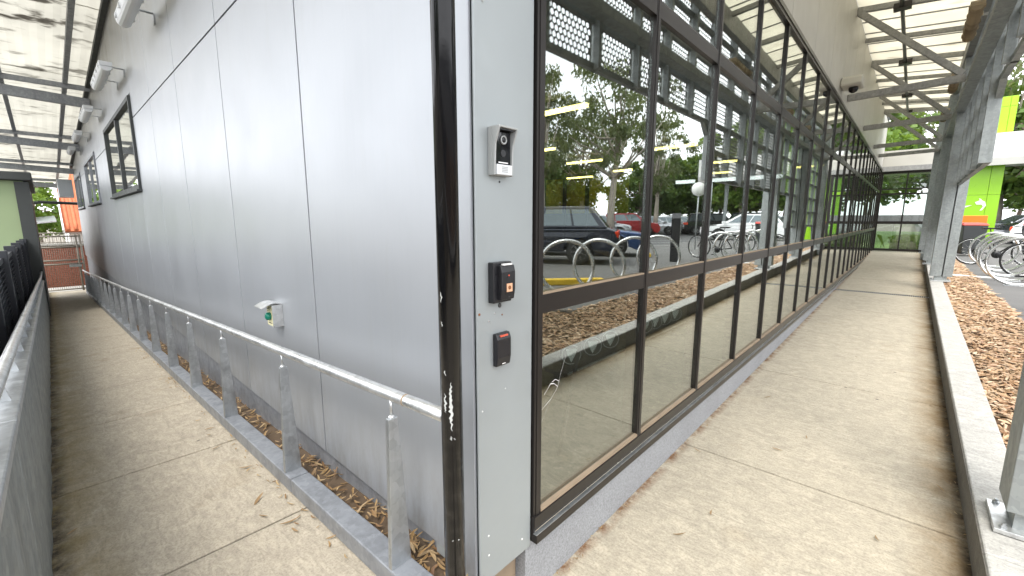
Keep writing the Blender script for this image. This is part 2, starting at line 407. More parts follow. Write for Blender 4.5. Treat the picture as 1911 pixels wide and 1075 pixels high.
# ------------------------------------------------------------------ ground
g = MB()
g.add([(-900, -900, -1.32), (900, -900, -1.32), (900, 900, -1.32), (-900, 900, -1.32)], [(0, 1, 2, 3)])
structure('ground', g, 'ground')
g = MB()      # car park sheet with the angled corner of the planting bed cut out
poly = [(2.06, 3.6), (3.6, 2.2), (3.6, -60), (900, -60), (900, 900), (2.06, 900)]
g.prism(poly, 'z', -1.3, ZC)
structure('car_park', g, 'asphalt')
g = MB(); g.prism([(7.6, -60), (200, -60), (200, 200), (7.6, 200)], 'z', ZC, ZC+.004)
structure('road', g, 'road')
for k in range(14):
    a = Vector((7.0, -3.5+2.75*k, 0)); d = Vector((.88, -.47, 0)); n = Vector((.47, .88, 0))*.05
    m = MB(); b0 = a; b1 = a+d*5.0
    m.add([(q.x, q.y, ZC+.008) for q in (b0-n, b1-n, b1+n, b0+n)], [(0, 1, 2, 3)])
    structure('bay_line', m, 'white_paint')
for k in range(3):
    m = MB(); m.add([(12+k*.9, 13.5, ZC+.008), (12.5+k*.9, 13.5, ZC+.008), (12.5+k*.9, 17, ZC+.008), (12+k*.9, 17, ZC+.008)], [(0, 1, 2, 3)])
    structure('crossing_stripe', m, 'white_paint')
g = MB(); g.prism([(-12, 20.3), (1.9, 20.3), (1.9, 60), (-12, 60)], 'z', -1.3, .42); structure('lawn', g, 'lawn')
# planting bed behind the kerb
g = MB(); NY = 60
ys = [-2+22.0*i/NY for i in range(NY+1)]
vs = []; fs = []
for y in ys:
    xe = 2.055 if y > 3.65 else min(3.6, 2.055+(3.65-y)*1.1)
    for t in range(7):
        u = t/6; vs.append((1.575+(xe-1.575)*u, y, zk(y)-.045+(ZC-.01-(zk(y)-.045))*(u**.8)*min(1, .6+.4*u)+rnd.uniform(-.012, .012)))
for i in range(NY):
    for t in range(6): fs.append((i*7+t, i*7+t+1, (i+1)*7+t+1, (i+1)*7+t))
g.add(vs, fs, True); structure('planting_bed', g, 'soil')
def bed_z(x, y):
    xe = 2.055 if y > 3.65 else min(3.6, 2.055+(3.65-y)*1.1)
    u = max(0, min(1, (x-1.575)/(xe-1.575))); return zk(y)-.045+(ZC-.01-(zk(y)-.045))*(u**.8)*min(1, .6+.4*u)
g = MB()
for k in range(15000):
    y = 19.8*rnd.random()**1.7; xe = 2.055 if y > 3.65 else min(3.6, 2.055+(3.65-y)*1.1)
    x = rnd.uniform(1.58, xe+.02); L = rnd.uniform(.02, .055)*(1 if y < 7 else 1.4); W = L*rnd.uniform(.14, .32)
    M = Matrix.Translation((x, y, bed_z(x, y)+rnd.uniform(.002, .02))) @ Euler((rnd.uniform(-.35, .35), rnd.uniform(-.4, .4), rnd.uniform(0, 2*PI))).to_matrix().to_4x4()
    g.add([M @ Vector(p) for p in ((-L, -W, 0), (L*.9, -W*.7, 0), (L, W*.6, 0), (-L*.8, W, 0), (0, 0, W*.9))], [(0, 1, 4), (1, 2, 4), (2, 3, 4), (3, 0, 4)])
o = obj('mulch', g, 'mulch'); tag(o, 'brown wood chip mulch covering the bed behind the kerb', 'mulch', kind='stuff')

# ------------------------------------------------------------------ left ramp, slab by slab
lp = bpy.data.objects.new('left_ramp', None); link(lp); lp['kind'] = 'structure'
xs = [1.6, .09, -1.07]
while xs[-1] > -21.5: xs.append(xs[-1]-1.19)
for a, b in zip(xs[:-1], xs[1:]):
    a2, b2 = a-.0065, b+.0065; m = MB(); ya, yb = (-1.075, -.075) if a < .5 else (-3.0, -.004)
    m.hexa([(b2, ya, zl(b2)-.3), (a2, ya, zl(a2)-.3), (a2, yb, zl(a2)-.3), (b2, yb, zl(b2)-.3)], [(b2, ya, zl(b2)), (a2, ya, zl(a2)), (a2, yb, zl(a2)), (b2, yb, zl(b2))]) if a <= .5 else m.hexa(
        [(b2, -3, -.4), (1.39, -3, -.4), (1.39, yb, -.4), (b2, yb, -.4)], [(b2, -3, .18), (1.39, -3, .0), (1.39, yb, -.012), (b2, yb, .15)])
    centred('slab', m, 'path_left', lp, bevel=.004)
m = MB(); m.box(-23.5, -22.0, -1.6, .3, -1.32, zl(-21.9)); structure('gate_apron', m, 'kerb')
m = MB()
for i in range(40): x0 = .05-.22*i; m.hexa([(x0-.22, -.13, zl(x0-.22)-.3), (x0, -.13, zl(x0)-.3), (x0, .05, zl(x0)-.3), (x0-.22, .05, zl(x0-.22)-.3)],
    [(x0-.22, -.13, zl(x0-.22)+.012+.008*math.sin(i*2.1)), (x0, -.13, zl(x0)+.012+.008*math.sin(i*2.1-2.1)), (x0, .05, zl(x0)+.03), (x0-.22, .05, zl(x0-.22)+.03)])
structure('gutter_soil', m, 'dirt')
m = MB(); m.hexa([(-22, -.1, -1.3), (-8.7, -.1, -1.3), (-8.7, .04, -1.3), (-22, .04, -1.3)], [(-22, -.1, zl(-22)), (-8.7, -.1, zl(-8.7)), (-8.7, .04, zl(-8.7)), (-22, .04, zl(-22))])
structure('gutter_edge', m, 'dirt')

m = MB(); m.hexa([(-22, -1.07, zl(-22)-.25), (.08, -1.07, zl(.08)-.25), (.08, -.08, zl(.08)-.25), (-22, -.08, zl(-22)-.25)], [(-22, -1.07, zl(-22)-.011), (.08, -1.07, zl(.08)-.011), (.08, -.08, zl(.08)-.011), (-22, -.08, zl(-22)-.011)]); structure('joint_bed', m, 'joint')
m = MB()
for a, b in ((.01, 9.88), (10.06, 12), (12, 19.99)): m.hexa([(0, a, zr(a)-.25), (1.38, a, zr(a)-.25), (1.38, b, zr(b)-.25), (0, b, zr(b)-.25)], [(0, a, zr(a)-.011), (1.38, a, zr(a)-.011), (1.38, b, zr(b)-.011), (0, b, zr(b)-.011)])
structure('joint_bed', m, 'joint')
# ------------------------------------------------------------------ right ramp
rpth = bpy.data.objects.new('right_ramp', None); link(rpth); rpth['kind'] = 'structure'
ys = [0.0, 1.98, 3.94, 5.90, 7.86, 9.88]
for a, b in zip(ys[:-1], ys[1:]):
    a2, b2 = a+.0065, b-.0065; m = MB()
    m.hexa([(-.02, a2, zr(a2)-.3), (1.39, a2, zr(a2)-.3), (1.39, b2, zr(b2)-.3), (-.02, b2, zr(b2)-.3)], [(-.02, a2, zr(a2)), (1.39, a2, zr(a2)), (1.39, b2, zr(b2)), (-.02, b2, zr(b2))])
    centred('slab', m, 'path_right', rpth, bevel=.004)
yy = [10.06, 12.0, 14.0, 16.0, 18.0, 20.0]
for a, b in zip(yy[:-1], yy[1:]):
    a2, b2 = a+.0065, b-.0065; m = MB()
    m.hexa([(-.02, a2, zr(a2)-.3), (1.39, a2, zr(a2)-.3), (1.39, b2, zr(b2)-.3), (-.02, b2, zr(b2)-.3)], [(-.02, a2, zr(a2)), (1.39, a2, zr(a2)), (1.39, b2, zr(b2)), (-.02, b2, zr(b2))])
    centred('slab', m, 'path_right', rpth, bevel=.004)
dg = thing('drain_grate', 'dark slotted drain grate set across the ramp beside the glass wall', 'drain', (.69, 9.97, zr(9.97)-.06))
m = MB(); m.box(0, 1.385, 9.888, 10.05, zr(9.97)-.25, zr(9.97)-.05); obj('channel', m, 'bronze_frame', dg)
for i in range(46):
    m = MB(); x = .015+.03*i; m.box(x, x+.014, 9.895, 10.045, zr(9.97)-.05, zr(9.97)-.002); obj('grate_bar', m, 'galv', dg)
m = MB()
for i in range(30): x = .02+.046*i; m.box(x, x+.023, 19.55, 19.85, zr(19.7)+.004, zr(19.7)+.012)
structure('door_mat_ribs', m, 'inner_dark')
# kerb wall in lengths
kb = thing('kerb_wall', 'low grey concrete kerb wall along the edge of the right ramp', 'kerb', (1.48, 8, -.4))
ks = [-2.5, 1.6, 5.2, 9.0, 12.6, 16.2, 20.0]
for a, b in zip(ks[:-1], ks[1:]):
    a2, b2 = a+.003, b-.003; m = MB()
    m.hexa([(1.385, a2, -.6), (1.575, a2, -.6), (1.575, b2, -.6), (1.385, b2, -.6)], [(1.385, a2, zk(a2)), (1.575, a2, zk(a2)), (1.575, b2, zk(b2)), (1.385, b2, zk(b2))])
    kq = obj('kerb_block', m, 'kerb', kb, bevel=.008)
    m = MB(); m.hexa([(1.380, a2, -.6), (1.3848, a2, -.6), (1.3848, b2, -.6), (1.380, b2, -.6)], [(1.380, a2, zk(a2)-.009), (1.3848, a2, zk(a2)-.009), (1.3848, b2, zk(b2)-.009), (1.380, b2, zk(b2)-.009)]); obj('dark_face', m, 'kerb_dark', kq)  # thin, darker skin over the kerb's inner face
m = MB(); m.prism([(1.70, 12.0), (2.52, 11.75), (2.52, 11.95), (1.70, 12.2)], 'z', .2, ZC+.012)
o = centred('timber_edge', m, 'white_paint', bevel=.01); tag(o, 'white flat concrete strip crossing the mulch bed', 'edging')

# ------------------------------------------------------------------ building
B = thing('building', 'grey metal clad building with a long dark framed glass wall', 'building', (-.3, .3, 0))
# --- left metal wall
WT = 5.0
wins = [(-9.6, -6.40, 2.0, 3.15), (-15.25, -12.15, 1.98, 3.05), (-20.6, -17.5, 1.97, 3.0)]
joints = [-.118, -1.25, -2.53, -3.85, -5.12, -6.40, -8.0, -9.6, -10.87, -12.15, -13.7, -15.25, -16.4, -17.5, -19.05, -20.6, -21.3]
G = .0065
for a, b in zip(joints[:-1], joints[1:]):
    wn = [q for q in wins if q[0]-.01 <= b and a <= q[1]+.01]
    zs = [(.327, 2.884), (2.884, WT)] if not wn else [(.327, wn[0][2]-.03), (wn[0][3]+.03, WT)]
    for z0, z1 in zs:
        m = MB(); m.box(b+G, a-G, 0, .028, z0+(G if z0 > 1 else 0), z1-G); centred('wall_panel', m, 'cladding', B, bevel=.002)
m = MB(); m.box(-21.3, -.3, .06, .2, -1.3, WT); obj('wall_core', m, 'inner_dark', B)
m = MB(); m.box(-21.25, -.02, .031, .058, -1.3, .325); obj('plinth', m, 'beam_grey', B)
for wi, (x0, x1, z0, z1) in enumerate(wins):
    fr = MB(); t = .055
    fr.box(x0, x1, -.03, .05, z1-t, z1); fr.box(x0, x1, -.03, .05, z0, z0+t); fr.box(x0, x0+t, -.028, .05, z0+t, z1-t); fr.box(x1-t, x1, -.028, .05, z0+t, z1-t)
    xm = (x0+x1)/2; fr.box(xm-t*.6, xm+t*.6, -.022, .05, z0+t, z1-t)
    wo = centred('window', fr, 'beam_grey' if wi else 'shed_dark', B, bevel=.003)
    for a, b in ((x0+t, xm-t*.6), (xm+t*.6, x1-t)):
        p = MB(); p.box(a, b, .004, .010, z0+t, z1-t); centred('pane', p, 'window_glass', wo)
    p = MB(); p.box(x0-.04, x1+.04, -.055, .02, z0-.028, z0-.001); centred('sill', p, 'shed_dark', wo, bevel=.003)
# --- corner: folded flashing and post
m = MB(); m.box(-.113, -.013, -.003, .028, .315, WT); obj('corner_flashing', m, 'cladding', B, bevel=.002)
m = MB(); m.box(-.012, -.006, .006, .03, .31, WT); obj('shadow_gap', m, 'inner_dark', B)
m = MB(); m.box(-.26, 0, .006, .288, .272, WT); post = obj('corner_post', m, 'post_paint', B, bevel=.004)
for (y, z, r, mt) in ((.113, 1.31, .0085, 'inner_dark'), (.017, 1.292, .0045, 'rust'), (.06, 1.262, .003, 'chrome'), (.09, 1.285, .003, 'chrome'), (.125, 1.275, .003, 'rust'), (.05, .46, .004, 'white_plastic'), (.045, 2.25, .005, 'grey_plastic'), (.026, .95, .003, 'white_plastic'), (.115, 1.725, .0035, 'black_plastic'), (.235, .335, .004, 'white_plastic'), (.14, 1.0, .002, 'white_plastic'), (.05, .38, .004, 'white_plastic')):
    m = MB(); m.lathe([(r, 0), (r, .0012), (r*.6, .002)], 12, Matrix.Translation((.0, y, z)) @ Matrix.Rotation(PI/2, 4, 'Y')); obj('fixing_hole' if mt == 'inner_dark' else 'screw', m, mt, post)
m = MB(); m.box(-.24, -.06, .08, .262, -.3, .271); obj('post_stub', m, 'dust_bead', B)
m = MB(); m.box(-.26, -.012, .27, 20.0, -.5, .288); obj('glass_wall_plinth', m, 'plinth', B)
# --- glazed wall
MY = [.318]; MY.append(1.218)
while MY[-1] < 19.5: MY.append(MY[-1]+.886)
YE = MY[-1]
mm = MB(); mm.box(-.085, .009, -.0225, .0225, .40, 3.36); mm.box(-.06, .012, -.010, .010, .402, 3.358); mul = mm.mesh('mullion'); mul.materials.append(MATS['bronze_frame'])
for i, y in enumerate(MY):
    o = inst('mullion', mul, B, Vector((0, y, 0))-B.location)
def bay(i): return MY[i]+.023, MY[i+1]-.023
W0 = MY[2]-MY[1]-.049
cache = {}
for i in range(len(MY)-1):
    a, b = bay(i); key = round(b-a, 3)
    if key not in cache:
        h = (b-a)/2; d = {}
        for nm, z0, z1 in (('mid', 1.245, 1.318), ('up', 2.575, 2.645)):
            q = MB(); q.box(-.08, .008, -h, h, z0, z1); d[nm] = q.mesh('transom'); d[nm].materials.append(MATS['bronze_frame'])
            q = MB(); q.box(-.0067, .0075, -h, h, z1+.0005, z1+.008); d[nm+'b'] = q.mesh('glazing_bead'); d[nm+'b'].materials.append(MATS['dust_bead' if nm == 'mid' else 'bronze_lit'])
        for nm, z0, z1 in (('p1', .412, 1.246), ('p2', 1.317, 2.576), ('p3', 2.644, 3.34)):
            q = MB(); q.box(-.013, -.007, -h, h, z0, z1); d[nm] = q.mesh('pane'); d[nm].materials.append(MATS['glass'])
        q = MB(); q.box(-.0067, .012, -h, h, .405, .418); d['bb'] = q.mesh('glazing_bead'); d['bb'].materials.append(MATS['dust_bead'])
        cache[key] = d
    d = cache[key]; c = Vector((0, (a+b)/2, 0))-B.location
    for nm in ('mid', 'up'):
        t = inst('transom', d[nm], B, c); e = inst('glazing_bead', d[nm+'b'], t, (0, 0, 0))
    for nm in ('p1', 'p2', 'p3'):
        o = inst('pane', d[nm], B, c)
        o.rotation_euler = (0, rnd.uniform(-.0012, .0012) if nm == 'p1' else 0, rnd.uniform(-.0028, .0028))
        if i == 0: o.rotation_euler = (0, 0, 0)
        if i == 0 and nm == 'p1': pane0 = o
    inst('glazing_bead', d['bb'], B, c)
m = MB(); m.box(-.085, .016, .30, YE, 3.345, 3.43); m.box(-.06, .024, .30, YE, 3.375, 3.39); obj('head_frame', m, 'bronze_frame', B)
m = MB(); m.box(-.10, .018, .292, YE, .352, .404); m.box(-.1, .030, .292, YE, .291, .330); m.box(-.1, .012, .292, YE, .330, .352); sf = obj('sill_frame', m, 'bronze_frame', B, bevel=.002)
m = MB(); m.box(.012, .0295, .292, YE, .3302, .333); obj('sill_track', m, 'galv', sf)
m = MB(); m.box(.0185, .0215, .292, YE, .346, .350); obj('track_lip', m, 'chrome', sf)
# crack in the first pane
m = MB()
pts = [(.52, 1.03), (.483, .956), (.476, .93), (.466, .909), (.452, .893), (.42, .868), (.385, .852), (.343, .832), (.325, .81), (.306, .79)]
def ribbon(m, pts, wd):
    for (a, b), (c, d) in zip(pts[:-1], pts[1:]):
        ww = wd*rnd.uniform(.5, 1.4); m.add([(-.0064, a, b-ww), (-.0064, c, d-ww), (-.0064, c, d+ww), (-.0064, a, b+ww)], [(0, 1, 2, 3)])
ribbon(m, pts, .0011); ribbon(m, [(.466, .909), (.44, .93), (.415, .935), (.40, .92), (.375, .90)], .0014); ribbon(m, [(.476, .93), (.45, .945), (.425, .94)], .001); ribbon(m, [(.42, .868), (.41, .85), (.37, .80), (.34, .76), (.325, .70)], .0005)
obj('crack', m, 'white_plastic', pane0, world=True)
# --- wall above the glass
for i in range(16):
    a = .292+1.23*i; m = MB(); m.box(-.05, -.0, a+.004, min(a+1.226, 19.9), 3.432, 5.05); centred('upper_panel', m, 'cream_wall', B, bevel=.002)
# --- interior
m = MB(); m.box(-14.5, -.1, .3, 19.8, -.4, .30); obj('interior_floor', m, 'inner_floor', B)
m = MB(); m.box(-14.5, -.06, .2, 19.8, 3.46, 3.56); obj('ceiling', m, 'inner_ceiling', B)
m = MB(); m.box(-14.6, -14.5, .2, 19.8, -.4, 5.0); obj('interior_wall', m, 'inner_dark', B)
m = MB(); m.box(-14.4, -7.6, 15.4, 15.5, 1.9, 3.455); yw = obj('yellow_wall', m, 'inner_yellow', B)
m = MB(); m.box(-14.4, -7.6, 15.42, 15.5, .301, 1.899); obj('dado_wall', m, 'inner_dark', B)
for x in (-13.2, -12.0, -10.8, -9.6, -8.4):
    m = MB(); m.box(x, x+.12, 15.25, 15.39, .301, 3.455); obj('interior_column', m, 'inner_dark', B)
m = MB(); m.box(-7.6, -7.5, 15.4, 19.8, .301, 3.455); obj('interior_return_wall', m, 'inner_dark', B)
m = MB(); m.box(-14.5, -.265, .21, .285, .302, 3.455); obj('end_partition', m, 'inner_dark', B)
m = MB(); m.box(-21.3, .02, .0, 20.0, 5.06, 5.25); m2 = m; obj('roof', m, 'shed_dark', B)
m = MB(); m.box(-21.3, -.06, 19.8, 19.98, -1.3, 3.3); obj('rear_wall', m, 'inner_dark', B)
m = MB(); m.box(-21.3, -21.15, .2, 19.8, -1.3, 5.05); obj('far_wall', m, 'inner_dark', B)
# --- end wall with glazed doors
EY = 20.0
m = MB(); z0 = zr(20)
for a, b in ((-.005, .06), (1.42, 1.5), (.70, .74)): m.box(a, b, EY, EY+.08, z0, 3.32)
for a, b in ((z0+.002, z0+.09), (1.46, 1.56), (2.50, 2.56), (2.68, 2.72), (3.24, 3.32)): m.box(.06, 1.42, EY+.004, EY+.076, a, b)
ew = obj('entrance_screen', m, 'bronze_frame', B)
for a, b in ((z0+.09, 1.46), (1.56, 2.50), (2.72, 3.24)):
    for c, d in ((.06, .70), (.74, 1.42)):
        p = MB(); p.box(c, d, EY+.03, EY+.036, a, b); obj('pane', p, 'glass_door', ew)
m = MB(); m.box(.06, 1.42, EY+.02, EY+.06, 1.56, 1.78); obj('kick_panel', m, 'galv_barrier', ew)
m = MB(); m.box(-.2, 1.8, EY-.06, EY+.14, 3.33, 3.50); obj('entrance_lintel', m, 'canopy_steel', B)
m = MB(); m.box(-.2, 1.8, EY, EY+.12, 3.505, 4.05); obj('entrance_fascia', m, 'cream_wall', B)
m = MB(); m.box(-.3, 1.85, EY+.14, EY+1.6, 3.3, 3.4); obj('entrance_soffit', m, 'cream_wall', B)

# ------------------------------------------------------------------ downpipe at the corner
PXC, PYC, PRC = .0585, -.154, .0325
dp = thing('corner_pole', 'glossy black round pole with chipped paint at the building corner', 'pole', (PXC, PYC, .18))
m = MB(); m.tube([(PXC, PYC, .05), (PXC, PYC, 5.0)], PRC, 28); obj('pipe', m, 'black_pipe', dp)
m = MB(); m.tube([(PXC, PYC, 3.4), (PXC, PYC, 3.44)], PRC+.003, 28); obj('collar', m, 'black_pipe', dp)
def chip(z0, z1, wd, a0, seed, n=14):
    r_ = random.Random(seed); m = MB(); rr = PRC+.0004; vs = []
    for i in range(n+1):
        z = z0+(z1-z0)*i/n; e = math.sin(PI*(i+.3)/(n+.6)); ww = wd*e*r_.uniform(.45, 1.0)+.0006; c = a0+r_.uniform(-.09, .09)
        for t in (-1, 0, 1): a = c+t*ww/rr/2; vs.append((PXC+rr*math.cos(a), PYC+rr*math.sin(a), z))
    m.add(vs, [(i*3+t, i*3+t+1, i*3+t+4, i*3+t+3) for i in range(n) for t in (0, 1)]); obj('paint_chip', m, 'chipped_paint', dp)
A0 = math.atan2(-.924-PYC, 1.017-PXC)
chip(.985, 1.135, .0125, A0-.05, 1, 22); chip(1.04, 1.10, .008, A0-.6, 2); chip(.955, .968, .006, A0-.1, 3, 5); chip(1.37, 1.40, .005, A0-.75, 4, 6); chip(1.30, 1.315, .004, A0-.8, 5, 5); chip(.62, .625, .004, A0-.2, 6, 4); chip(1.155, 1.17, .005, A0-.55, 8, 4); chip(.955, .962, .003, A0+.2, 9, 4); chip(.62, .626, .003, A0+.4, 10, 4)

# ------------------------------------------------------------------ wall devices on the post (face x = 0, looking +x)
t = thing('door_intercom', 'grey video door intercom with hooded camera on the grey corner post', 'intercom', (0, .105, 1.74))
prof = [(.0, 0), (.032, 0), (.036, .01), (.036, .036), (.030, .040), (.030, .118), (.046, .150), (.046, .155), (.0, .155)]
m = MB()      # side cheeks and back
m.box(0, .018, .062, .150, 1.742, 1.892); 
for y0, y1 in ((.062, .069), (.143, .150)): m.prism([(0+.018, 1.742), (.030, 1.742), (.032, 1.81), (.034, 1.84), (.052, 1.885), (.052, 1.892), (.018, 1.892)], 'y', y0, y1)
m.box(.018, .052, .069, .143, 1.885, 1.892)
obj('housing', m, 'grey_plastic', t, bevel=.002)
m = MB(); m.box(.018, .026, .072, .140, 1.778, 1.880); fp = obj('face_plate', m, 'lens', t, bevel=.002)
m = MB(); m.box(.018, .034, .071, .141, 1.744, 1.776); sp = obj('call_button', m, 'pale_plastic', t, bevel=.002)
for i in range(4):
    m = MB(); m.box(.034, .0346, .092, .120, 1.752+.005*i, 1.7545+.005*i); obj('speaker_slot', m, 'grey_plastic', sp)
MX = Matrix.Rotation(PI/2, 4, 'Y')
m = MB(); m.lathe([(.014, 0), (.014, .004), (.011, .005), (.011, .0035)], 20, Matrix.Translation((.026, .106, 1.853)) @ MX); cr = obj('camera_ring', m, 'grey_plastic', fp)
m = MB(); m.lathe([(.010, .0), (.009, .004), (.004, .006)], 16, Matrix.Translation((.026, .106, 1.853)) @ MX); obj('camera_lens', m, 'lens', cr)
m = MB(); m.lathe([(.011, 0), (.011, .0015)], 18, Matrix.Translation((.026, .106, 1.812)) @ MX); obj('push_ring', m, 'black_plastic', fp)
m = MB(); m.box(.026, .0268, .084, .128, 1.781, 1.7845); obj('status_strip', m, 'white_plastic', fp)
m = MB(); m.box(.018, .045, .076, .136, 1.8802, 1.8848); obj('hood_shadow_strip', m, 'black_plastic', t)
t = thing('fingerprint_reader', 'black fingerprint reader box with a lit square sensor on the grey post', 'fingerprint reader', (0, .104, 1.325))
m = MB(); m.box(0, .026, .058, .146, 1.325, 1.462); obj('backing', m, 'black_plastic', t, bevel=.003)
m = MB(); m.prism([(.026, 1.335), (.040, 1.335), (.046, 1.37), (.046, 1.43), (.040, 1.452), (.026, 1.452)], 'y', .078, .144); f2 = obj('reader_face', m, 'black_plastic', t, bevel=.003)
m = MB(); m.box(.0462, .0476, .100, .127, 1.363, 1.391); sn = obj('sensor_frame', m, 'sensor_glow', f2)
m = MB(); m.lathe([(.007, 0), (.005, .001)], 14, Matrix.Translation((.0476, .1135, 1.377)) @ MX); obj('sensor_spot', m, 'rust', sn)
m = MB(); m.lathe([(.003, 0), (.003, .001)], 10, Matrix.Translation((.0462, .111, 1.418)) @ MX); obj('indicator_light', m, 'red_light', f2)
m = MB(); m.box(.034, .0435, .088, .130, 1.4522, 1.4575); obj('peeling_sticker', m, 'white_plastic', f2)
m = MB(); m.lathe([(.003, 0), (.003, .001)], 10, Matrix.Translation((.044, .1135, 1.345)) @ MX); obj('keyhole', m, 'inner_dark', f2)
t = thing('card_reader', 'slim black card reader with a red light bar low on the grey post', 'card reader', (0, .113, 1.10))
m = MB(); m.prism([(0, 1.098), (.018, 1.098), (.024, 1.13), (.024, 1.195), (.016, 1.215), (0, 1.215)], 'y', .078, .147); cbd = obj('housing', m, 'black_plastic', t, bevel=.004)
m = MB(); m.box(.0186, .0235, .094, .131, 1.2035, 1.2095); obj('light_bar', m, 'red_light', cbd)
m = MB(); m.box(.0200, .0206, .104, .121, 1.1045, 1.1075); obj('print_mark', m, 'white_plastic', cbd)

# exit button on the metal wall (face y = 0, looking -y)
t = thing('exit_button', 'white box with green push button and bent hood on the metal wall', 'push button', (-1.78, 0, .955))
m = MB(); m.box(-1.835, -1.735, -.050, -.001, .962, 1.092); bx = obj('box', m, 'white_plastic', t, bevel=.004)
m = MB(); m.box(-1.83, -1.74, -.056, -.0505, .968, 1.086); bf = obj('front_plate', m, 'notice_yellow', t, bevel=.001)
for zz, a, b in ((1.068, -1.825, -1.79), (1.052, -1.82, -1.80), (1.04, -1.815, -1.77), (.998, -1.822, -1.79), (.982, -1.812, -1.75), (1.075, -1.80, -1.76)):
    m = MB(); m.box(a, b, -.0566, -.0561, zz, zz+.005); obj('print_line', m, 'ink', bf)
m = MB(); m.lathe([(.024, 0), (.024, .012), (.021, .022), (.012, .027), (.003, .028)], 20, Matrix.Translation((-1.78, -.056, 1.027)) @ Matrix.Rotation(PI/2, 4, 'X')); obj('button', m, 'green_button', t)
m = MB(); vs = []
for i in range(9):
    u = i/8; y = .0-.115*u; z = 1.098+.012*math.sin(u*PI*1.1)-.012*u*u
    vs += [(-1.86, y, z), (-1.725, y, z), (-1.725, y, z+.004), (-1.86, y, z+.004)]
m.add(vs, [(i*4+k, i*4+(k+1) % 4, (i+1)*4+(k+1) % 4, (i+1)*4+k) for i in range(8) for k in range(4)]+[(3, 2, 1, 0), (32, 33, 34, 35)]); obj('hood', m, 'galv_light', t)
m = MB(); m.box(-1.7275, -1.7245, -.060, -.001, .965, 1.099); obj('hood_cheek', m, 'galv_light', t)

# ------------------------------------------------------------------ handrail along the metal wall
H = thing('ramp_handrail', 'galvanised handrail on tapered posts along the grey metal wall', 'handrail', (-4, -.15, zl(-4)))
YB0, YB1 = -.195, -.10
segs = [(.05, -1.245), (-1.255, -4.5), (-4.51, -8.5), (-8.51, -12.5), (-12.51, -16.5), (-16.51, -19.5)]
for a, b in segs:
    m = MB(); m.hexa([(b, YB0, zl(b)+.004), (a, YB0, zl(a)+.004), (a, YB1, zl(a)+.004), (b, YB1, zl(b)+.004)], [(b, YB0, zl(b)+.088), (a, YB0, zl(a)+.088), (a, YB1, zl(a)+.088), (b, YB1, zl(b)+.088)])
    obj('base_beam', m, 'beam_grey', H, bevel=.006)
def rail_z(x): return 1.005+.0605*x if x > -8 else 1.005+.0605*-8+.056*(x+8)
px = [-.285, -1.345, -2.515, -3.58, -4.63]
while px[-1] > -18.8: px.append(px[-1]-1.06)
for x in px:
    zb = zl(x)+.088; ztp = rail_z(x)-.088; m = MB()
    t2 = .0085
    m.hexa([(x-t2, YB0+.004, zb), (x+t2+.006, YB0+.004, zb), (x+t2+.006, YB1-.004, zb), (x-t2, YB1-.004, zb)], [(x-t2, YB0+.022, ztp), (x+t2+.004, YB0+.022, ztp), (x+t2+.004, YB0+.060, ztp), (x-t2, YB0+.060, ztp)])
    pst = obj('post', m, 'galv', H, bevel=.002)
    m = MB(); m.tube([(x, YB0+.041, ztp), (x, YB0+.041, rail_z(x)-.012)], .0055, 10); m.lathe([(.012, 0), (.012, .004), (.006, .009)], 12, Matrix.Translation((x, YB0+.041, ztp))); obj('stem', m, 'galv_light', pst)
pts = [(.03, YB0+.041, rail_z(.03)), (-.2, YB0+.041, rail_z(-.2))]+[(-.3-.6*i, YB0+.041, rail_z(-.3-.6*i)) for i in range(31)]
pts += [(-19.1, YB0+.03, rail_z(-19.1)+.01), (-19.3, YB0+.0, rail_z(-19.3)+.05)]
m = MB(); m.tube(pts, .0215, 18); rl = obj('rail', m, 'galv_light', H)
m = MB(); m.tube([(-.18, YB0+.041, rail_z(-.18)), (-.189, YB0+.041, rail_z(-.189))], .0218, 18); obj('rust_weld', m, 'dust_bead', rl)

# leaf litter
def leaf(m, x, y, z, L, rz, tilt=.3, curl=.35):
    M = Matrix.Translation((x, y, z)) @ Euler((rnd.uniform(-tilt, tilt), rnd.uniform(-tilt, tilt), rz)).to_matrix().to_4x4()
    bend = rnd.uniform(-.5, .5); vs = []
    for i in range(6):
        u = i/5; wd = L*.085*math.sin(PI*min(1, u*.92+.08))+.0008; c = bend*L*(u-.5)**2; zz = curl*L*(u-.5)**2
        vs += [M @ Vector((L*(u-.5), c-wd, zz+wd*.5)), M @ Vector((L*(u-.5), c, zz)), M @ Vector((L*(u-.5), c+wd, zz+wd*.5))]
    m.add(vs, [(i*3+k, i*3+k+1, i*3+k+4, i*3+k+3) for i in range(5) for k in (0, 1)], True)
m = MB()
for k in range(520):
    x = -.02-8*rnd.random()**1.6; leaf(m, x, rnd.uniform(-.092, .025), zl(x)+rnd.uniform(.03, .06), rnd.uniform(.03, .075), rnd.gauss(0, .9), .4)
for k in range(80):
    x = -.3-6.5*rnd.random(); leaf(m, x, YB0-.01-abs(rnd.gauss(0, .035)), zl(x)+rnd.uniform(.006, .012), rnd.uniform(.02, .05), rnd.gauss(0, .6), .25)
o = obj('leaf_litter', m, 'dry_leaf'); tag(o, 'dry brown leaf litter caught between the handrail beam and the metal wall', 'leaf litter', kind='stuff')
lv = [(-1.15, -.36, 'L'), (-1.33, -.33, 'L'), (-1.0, -.29, 'L'), (-.92, -.30, 'L'), (-1.75, -.27, 'L'), (-2.2, -.32, 'L'), (-1.75, -1.0, 'L'), (-2.6, -.27, 'L')]
for (x, y, s) in lv:
    m = MB(); leaf(m, x, y, zl(x)+.008, rnd.uniform(.05, .09), rnd.uniform(0, 3)); o = centred('dry_leaf', m, 'dry_leaf'); tag(o, 'single dry curled leaf lying on the left ramp concrete', 'leaf', 'loose leaves on the left ramp')
